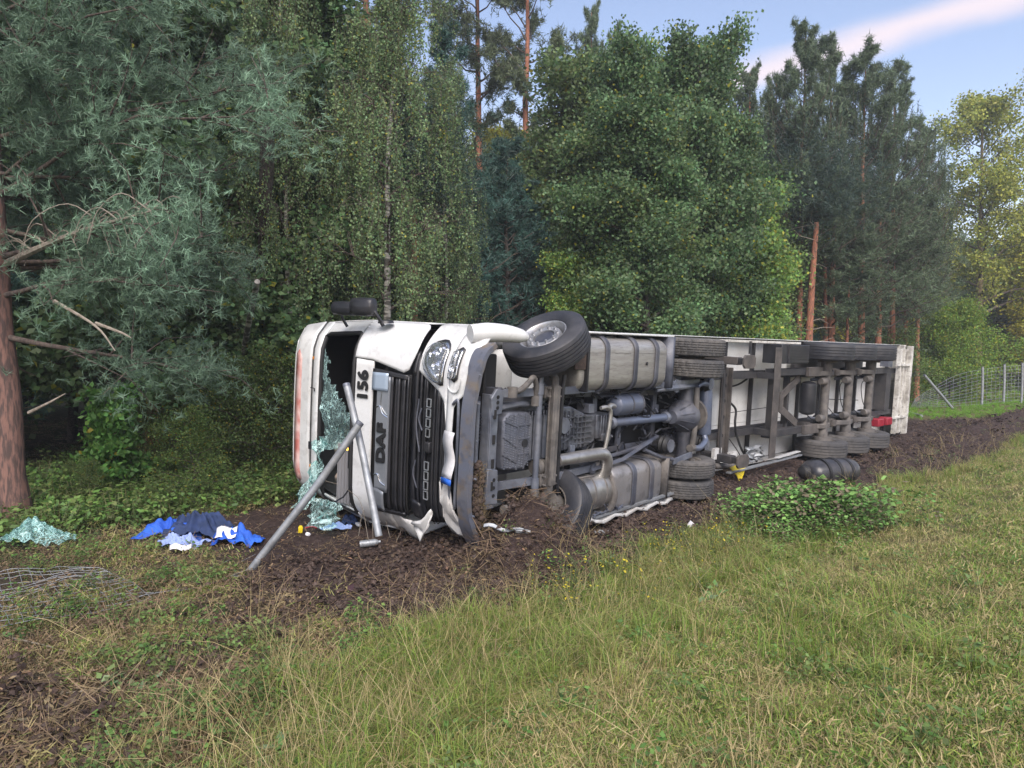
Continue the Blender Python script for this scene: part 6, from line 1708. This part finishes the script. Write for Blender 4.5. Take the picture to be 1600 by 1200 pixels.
# ------------------------------------------------------------------ loose things
def galv_post(p, q, r, label, cat='post', group=None, cap=True, name='fence_post'):
    p, q = Vector(p), Vector(q)
    e = empty(name, Matrix.Translation(p), label, cat, group)
    b = MB(); b.tube([(0, 0, 0), (q - p) * .3 + Vector((.012, 0, -.01)), (q - p) * .6 + Vector((.02, 0, -.02)), (q - p) * .85 + Vector((.01, 0, -.01)), q - p], r, 20, 5); b.obj('post_tube', 'galv', e, sharp=50)
    d = (q - p).normalized()
    b = MB(); b.tube([(q - p) - d * .03, (q - p) + d * .006], r * 1.05, 20); b.obj('post_cap', 'chassis2', e, bevel=.003)
    return e


g0 = at(385, 890); galv_post(g0 - Vector((0, 0, .06)), along(563, 660, 7.35), .040, 'thick galvanised post slanting from the ground up across the cab front', 'post', 'bent fence posts at the cab')
g1 = at(592, 840); galv_post(along(592, 838, 7.25), along(541, 600, 7.62), .038, 'galvanised post leaning upright against the fleet number strip', 'post', 'bent fence posts at the cab')


def wires(name, W, r, label, cat, m='galv'):
    b = MB()
    for w in W: b.tube(w, r, 4, cap=False)
    return b.obj(name, m, label=label, cat=cat, sharp=180, fix=False)


# flattened wire-mesh fence on the ground, left
def flat_fence():
    r6 = random.Random(8); W = []
    A = at(-80, 1010); B = at(236, 942); Cc = at(150, 893); D_ = at(-90, 915)
    for i in range(15):
        u = i / 14; p, q = A.lerp(D_, u), B.lerp(Cc, u); pts = []
        for k in range(13):
            v = p.lerp(q, k / 12); z = float(ground(v.x, v.y)); pts.append(Vector((v.x, v.y + r6.uniform(-.01, .01), z + .05 + .02 * math.sin(k * .5 + i * .3) + r6.uniform(0, .006))))
        W.append(cr(pts, 3))
    for k in range(16):
        pts = []
        for i in range(8):
            u = i / 7; v = A.lerp(D_, u).lerp(B.lerp(Cc, u), k / 15); z = float(ground(v.x, v.y))
            pts.append(Vector((v.x + .02 * math.sin(i), v.y, z + .055 + .02 * math.sin(k / 15 * 12 * .5 + u * 14 * .3))))
        W.append(cr(pts, 3))
    wires('wire_mesh_fence', W, .0032, 'flattened wire mesh fence lying in the grass, lower left', 'wire fence')
    W = []
    for (a, m_, c) in (((120, 905), (200, 915), (385, 905)), ((150, 935), (300, 925), (400, 890)), ((385, 895), (320, 918), (170, 945)), ((360, 880), (300, 900), (250, 870)), ((400, 870), (330, 905), (290, 915))):
        P_ = [at(*a), at(*m_), at(*c)]
        W.append(cr([q + Vector((0, 0, .03)) for q in P_], 8))
    wires('loose_wire', W, .003, 'loose strands of fence wire leading to the fallen post', 'wire')


flat_fence()


# fence in the meadow on the right
def far_fence():
    P_ = [(1535, 631, 568), (1569, 627, 567), (1597, 622, 567), (1624, 618, 566), (1650, 614, 566)]
    tops = []
    for i, (px, yb, yt) in enumerate(P_):
        d = 33 - i * .2
        x = (px - CX) / FPX * d; z = float(ground(x, d)); t = Vector((x, d, z + 1.85))
        galv_post((x, d, z - .1), t, .055, ['metal fence post left of three in the far meadow', 'middle upright metal fence post in the far meadow', 'upright metal fence post at the right picture edge', 'metal fence post outside the meadow view', 'last metal fence post of the meadow row'][i], 'post', 'upright posts of the meadow fence', name='fence_post')
        tops.append((x, d, z))
    W = []
    x0, d0 = (1445 - CX) / FPX * 30, 30.0
    for k in range(11):
        h = .12 + k * .16; sag = .55 + .25 * (k / 10)
        pts = [Vector((x0 + .2 * k / 10, d0 + 1, float(ground(x0, d0)) + .05 + h * .25)), Vector(((1490 - CX) / FPX * 31.5, 31.5, float(ground(20, 31)) + h * sag))] + [Vector((a, b_, c + h)) for a, b_, c in tops]
        W.append(cr(pts, 5))
    for k in range(34):
        u = k / 33; i = u * (len(W[0]) - 1); a = int(i); W.append([W[0][a], W[5][a], W[10][a]])
    wires('wire_mesh_fence', W, .007, 'sagging wire mesh fence between the meadow posts', 'wire fence')
    p = at(1489, 639); galv_post(p, along(1444, 586, p.y - .4), .055, 'leaning fence post by the collapsed end of the meadow fence', 'post')
    p = at(1440, 652); galv_post(p + Vector((0, 0, .05)), at(1418, 646) + Vector((0, 0, .06)), .05, 'fence post lying flat behind the trailer end', 'post')


far_fence()


def rag(name, m, px, py, w, d, h, seed, label=None, cat=None, parent=None, n=34, rot=0.0, dz=0.0, thick=.006):
    g = np.random.default_rng(seed); c = at(px, py) if not isinstance(px, Vector) else px
    b = MB(); rows = []
    f1, f2 = g.uniform(0, 6, 8), g.uniform(3, 9, 8)
    for i in range(n):
        r_ = []
        for j in range(n):
            u, v = i / (n - 1) * 2 - 1, j / (n - 1) * 2 - 1
            rim = 1 + .16 * math.sin(3 * math.atan2(v, u) + f1[0]) + .09 * math.sin(7 * math.atan2(v, u) + f1[1])
            x, y = u * w / 2 * rim, v * d / 2 * rim
            q = max(0, 1 - (u * u + v * v) * .62)
            wx, wy = u + .18 * math.sin(v * 5 + f1[6]), v + .15 * math.sin(u * 6 + f1[7])
            z = h * q * (.55 + .45 * math.sin(wx * f2[0] + f1[2]) * math.sin(wy * f2[1] * .6 + f1[3])) + h * .34 * q * (1 - abs(math.sin(wx * f2[2] * 1.1 + wy * f2[3] + f1[4]))) ** 2 * 1.6 + h * .26 * q * (1 - abs(math.sin(wx * 9 - wy * 13 + f1[5]))) ** 2
            X, Y = x * math.cos(rot) - y * math.sin(rot), x * math.sin(rot) + y * math.cos(rot)
            r_.append((X, Y, float(ground(c.x + X, c.y + Y)) - c.z + .02 + z + dz + g.normal() * .003))
        rows.append(r_)
    b.grid(rows)
    o = b.obj(name, m, parent, thick=thick, sharp=180, label=label, cat=cat, sub=1)
    if parent is None: o.location = c
    return o


rag('jacket', 'bluecloth', 272, 838, .66, .42, .20, 1, 'crumpled bright blue jacket at the left end of the cloth heap', 'clothing')
rag('jacket', 'navycloth', 312, 838, .70, .46, .28, 2, 'dark navy jacket heaped in the middle of the blue clothes', 'clothing', dz=.03)
rag('jacket', 'bluecloth', 368, 848, .52, .36, .16, 3, 'bright blue jacket at the right end of the cloth heap', 'clothing')
rag('towel', 'palecloth', 285, 856, .50, .26, .12, 4, 'pale blue towel spread at the front of the cloth heap', 'towel', dz=.02)
def sheet(px, py, w, d, rot, tilt, m, label, cat, name, dz=.05, bend=.02):
    c = at(px, py); b = MB()
    b.grid([[(w * (i / 5 - .5), d * (j / 5 - .5), bend * math.sin(i * 1.3) + bend * .6 * math.cos(j * 1.6)) for j in range(6)] for i in range(6)])
    o = b.obj(name, m, thick=.004, label=label, cat=cat, sharp=180); o.location = c + Vector((0, 0, dz)); o.rotation_euler = (tilt, 0, rot); return o
sheet(282, 864, .22, .13, .3, .3, 'paper', 'white folded sheet at the front edge of the blue heap', 'paper', 'paper_sheet', .06)
sheet(354, 850, .22, .20, .2, .5, 'paper', 'white sheet with blue mark lying on the blue jacket', 'paper', 'paper_sheet', .13)
b = MB(); b.lathe([(0, .0), (.028, 0), (.026, .003), (0, .003)], (0, 0, 0), (0, 0, 1), 12); o = b.obj('sticker', 'palecloth', label='small blue round sticker on the right white sheet', cat='sticker'); o.location = at(361, 848) + Vector((0, 0, .155)); o.rotation_euler = (.5, 0, 0)
# sheet of shattered glass beside the left pine
def glass_heap():
    c = at(52, 852); g = np.random.default_rng(12); b = MB(); n = 26; rows = []
    for i in range(n):
        r_ = []
        for j in range(n):
            u, v = i / (n - 1) * 2 - 1, j / (n - 1) * 2 - 1; rim = 1 + .2 * math.sin(3 * math.atan2(v, u) + 1)
            z = .27 * max(0, 1 - abs(u + .1) * 1.0) * max(0, 1 - .55 * abs(v - .2)) + .05 * abs(math.sin(u * 8 + v * 5)) + g.normal() * .008
            r_.append((u * .36 * rim, v * .26 * rim, z + .02))
        rows.append(r_)
    b.grid(rows); o = b.obj('shattered_glass_sheet', 'crack', thick=.004, sharp=20, label='crumpled turquoise shattered glass heap at the left pine foot', cat='broken glass'); o.location = c
glass_heap()
# small debris beneath the windscreen
def small(name, m, px, py, builder, label, cat, dz=0.0, rot=(0, 0, 0), bevel=0.0):
    b = MB(); builder(b); o = b.obj(name, m, label=label, cat=cat, bevel=bevel); o.location = at(px, py) + Vector((0, 0, dz)); o.rotation_euler = rot; return o
small('yellow_box', 'yellow', 469, 833, lambda b: (b.box(-.026, .026, -.02, .02, 0, .075), b.box(-.018, .018, -.014, .014, .0755, .09)), 'small bright yellow box on the soil beside the post', 'box', rot=(.2, .1, .3), bevel=.004)
def shoe(b):
    P_ = []
    for i in range(12):
        u = i / 11; w = .045 * math.sin(math.pi * min(.97, max(.05, u))) ** .5 * (1 + .15 * u); P_.append([(-.13 + .26 * u, w * math.cos(a), .018 + (.028 if u > .5 else .008) * math.sin(a) + .012 * (u > .5)) for a in np.linspace(0, 2 * math.pi, 13)])
    b.grid(P_)
small('slipper', 'paper', 503, 820, shoe, 'white slipper lying below the smashed windscreen', 'shoe', .01, (.1, 0, .4))
small('slipper', 'paper', 527, 790, shoe, 'white slipper caught under the hanging windscreen glass', 'shoe', .10, (.7, .2, 1.2))
rag('cloth', 'palecloth', 527, 829, .34, .16, .07, 6, 'pale lilac cloth on the soil under the windscreen', 'clothing')
rag('cloth', 'navycloth', 545, 818, .22, .16, .09, 7, 'dark blue cloth crumpled against the cab corner', 'clothing')
small('crumpled_paper', 'paper', 481, 838, lambda b: b.lathe([(0, -.02), (.03, -.01), (.034, .012), (.02, .026), (0, .03)], (0, 0, .02), (.3, .2, 1), 7), 'tiny crumpled white paper right of the yellow box', 'paper')
small('crumpled_paper', 'paper', 560, 823, lambda b: b.lathe([(0, -.03), (.04, -.01), (.044, .012), (.02, .03), (0, .04)], (0, 0, .02), (.5, .2, 1), 7), 'small white crumple at the foot of the cab', 'paper')
small('red_strip', 'red', 487, 828, lambda b: b.tube([(-.08, 0, .015), (0, .02, .03), (.07, -.01, .015)], .009, 6, 4), 'thin red strap between yellow box and slipper', 'strap')
small('metal_pipe', 'galv', 576, 857, lambda b: b.lathe([(0, 0), (.038, .002), (.04, .02), (.04, .17), (.034, .19), (.016, .215), (.016, .235), (0, .237)], (-.1, 0, .04), (1, .15, .1), 16), 'short grey pipe piece on the soil under the cab', 'pipe', .0)
small('jar_lid', 'brownlid', 551, 925, lambda b: b.lathe([(0, 0), (.045, 0), (.047, .004), (.047, .012), (.04, .014), (0, .012)], (0, 0, 0), (.1, -.35, 1), 22), 'round dark brown lid in the rough grass', 'lid', .03)
small('stone_block', 'concrete', 244, 788, lambda b: b.box(-.27, .27, -.08, .08, -.04, .10), 'grey concrete kerb piece below the sapling', 'concrete block', .0, (.1, -.12, .12), .02)
def strip_(b):
    b.grid([[(-.22 + .44 * i / 9, -.035 + .07 * j / 3, .02 * math.sin(i * 1.1) + .018 * (j in (0, 3))) for j in range(4)] for i in range(10)]); b.tube([(.10, 0, .01), (.24, .01, .02)], .022, 8)
small('torn_metal_strip', 'galv', 790, 839, strip_, 'torn silvery metal strip lying on the soil mound', 'metal strip', .05, (.25, .12, -.1))
small('plastic_cup', 'paper', 1075, 829, lambda b: b.lathe([(.028, 0), (.038, .09), (.034, .088), (.025, .004), (0, .004)], (0, 0, 0), (.5, 0, .6), 14), 'white plastic cup on the soil edge by the nettles', 'cup', .04)
small('metal_scrap', 'galv', 940, 838, lambda b: b.grid([[(-.09 + .18 * i / 5, -.04 + .08 * j / 3, .02 * math.sin(i * 2 + j)) for j in range(4)] for i in range(6)]), 'crumpled silver scrap behind the buried front wheel', 'scrap', .05, (.3, 0, 0))
# yellow marker board fallen by the trailer landing leg
small('marker_board', 'yellow', 1157, 752, lambda b: b.prism([(-.30, .24), (.30, .30), (.16, .10), (.02, -.02), (-.06, -.03), (-.12, .08)], 'y', -.008, .008), 'broken bright yellow board under the trailer side guard', 'board', .04, (-.2, 0, .75), .002)
# black drum-like bag in the nettles
def drum():
    p = at(1296, 757); e = empty('black_container', Matrix.Translation(p + Vector((0, 0, .22))) @ Matrix.Rotation(.35, 4, 'Z'), 'black strapped container lying on its side in the nettles', 'container')
    b = MB(); pr = [(0, -.52), (.10, -.51), (.19, -.47), (.235, -.38), (.245, 0), (.24, .35), (.20, .45), (.12, .50), (0, .52)]
    b.lathe(pr, (0, 0, 0), (1, 0, 0), 26); b.v = [(x, y * 1.1, z * .9 + .012 * math.sin(x * 17)) for x, y, z in b.v]; b.obj('container_body', 'bagblack', e, sharp=60)
    for X in (-.22, .02, .26):
        b = MB(); b.capl = False; b.lathe([(.246, X - .03), (.256, X - .025), (.256, X + .025), (.246, X + .03)], (0, 0, 0), (1, 0, 0), 26, lambda j, k, r: r); b.v = [(x, y * 1.1, z * .9 + .012 * math.sin(x * 17)) for x, y, z in b.v]; b.obj('strap', 'rubberseal', e)
    b = MB(); b.lathe([(0, 0), (.12, .0), (.10, .09), (.05, .13), (0, .14)], (-.5, 0, .02), (-1, 0, 0), 14); b.obj('end_cap', 'rubberseal', e)
drum()
# fallen sticks
r7 = random.Random(5)
for k, (px, py, px2, py2, lb) in enumerate(((15, 1000, 120, 1028, 'grey stick in the soil at the lower left'), (20, 930, 250, 905, 'long pale twig across the flattened fence'), (330, 915, 395, 893, 'short branch against the fallen post foot'), (90, 1090, 235, 1075, 'dry stalk lying low in the left foreground'), (430, 940, 480, 925, 'small twig in front of the cab'), (1240, 790, 1215, 768, 'pale stick poking from the soil by the drive wheels'))):
    p, q = at(px, py), at(px2, py2); b = MB(); m_ = (p + q) / 2 + Vector((0, 0, .03)); b.tube([p + Vector((0, 0, .02)), m_, q + Vector((0, 0, .03))], [.008, .006, .003], 6, 5); b.obj('stick', 'deadwood', label=lb, cat='stick')
# bramble stems around the cab corner
b = MB(); W = []
for k in range(16):
    p = at(r7.uniform(560, 640), r7.uniform(815, 850)) ; a = r7.uniform(-1.2, 1.2); L_ = r7.uniform(.25, .7)
    b.tube([p, p + Vector((-L_ * .3 * a, 0, L_ * .7)), p + Vector((-L_ * .8 * a, -.05, L_ * .95))], [.004, .002], 5, 4)
b.obj('bramble_stems', 'deadwood', label='thin dead stems around the lower cab corner', cat='stems')
# ------------------------------------------------------------------ air
bm_ = MB(); bm_.box(-305, 305, -305, 305, -3.0, 26.0)
hm = bpy.data.materials.new('haze'); hm.use_nodes = True; hn = hm.node_tree; hn.nodes.clear()
ho = hn.nodes.new('ShaderNodeOutputMaterial'); hp = hn.nodes.new('ShaderNodeVolumePrincipled'); hp.inputs['Color'].default_value = (.86, .92, 1, 1); hp.inputs['Density'].default_value = 0.0016; hp.inputs['Anisotropy'].default_value = .2
hn.links.new(hp.outputs[0], ho.inputs['Volume'])
bm_.obj('haze', hm, kind='stuff', label='thin evening haze')
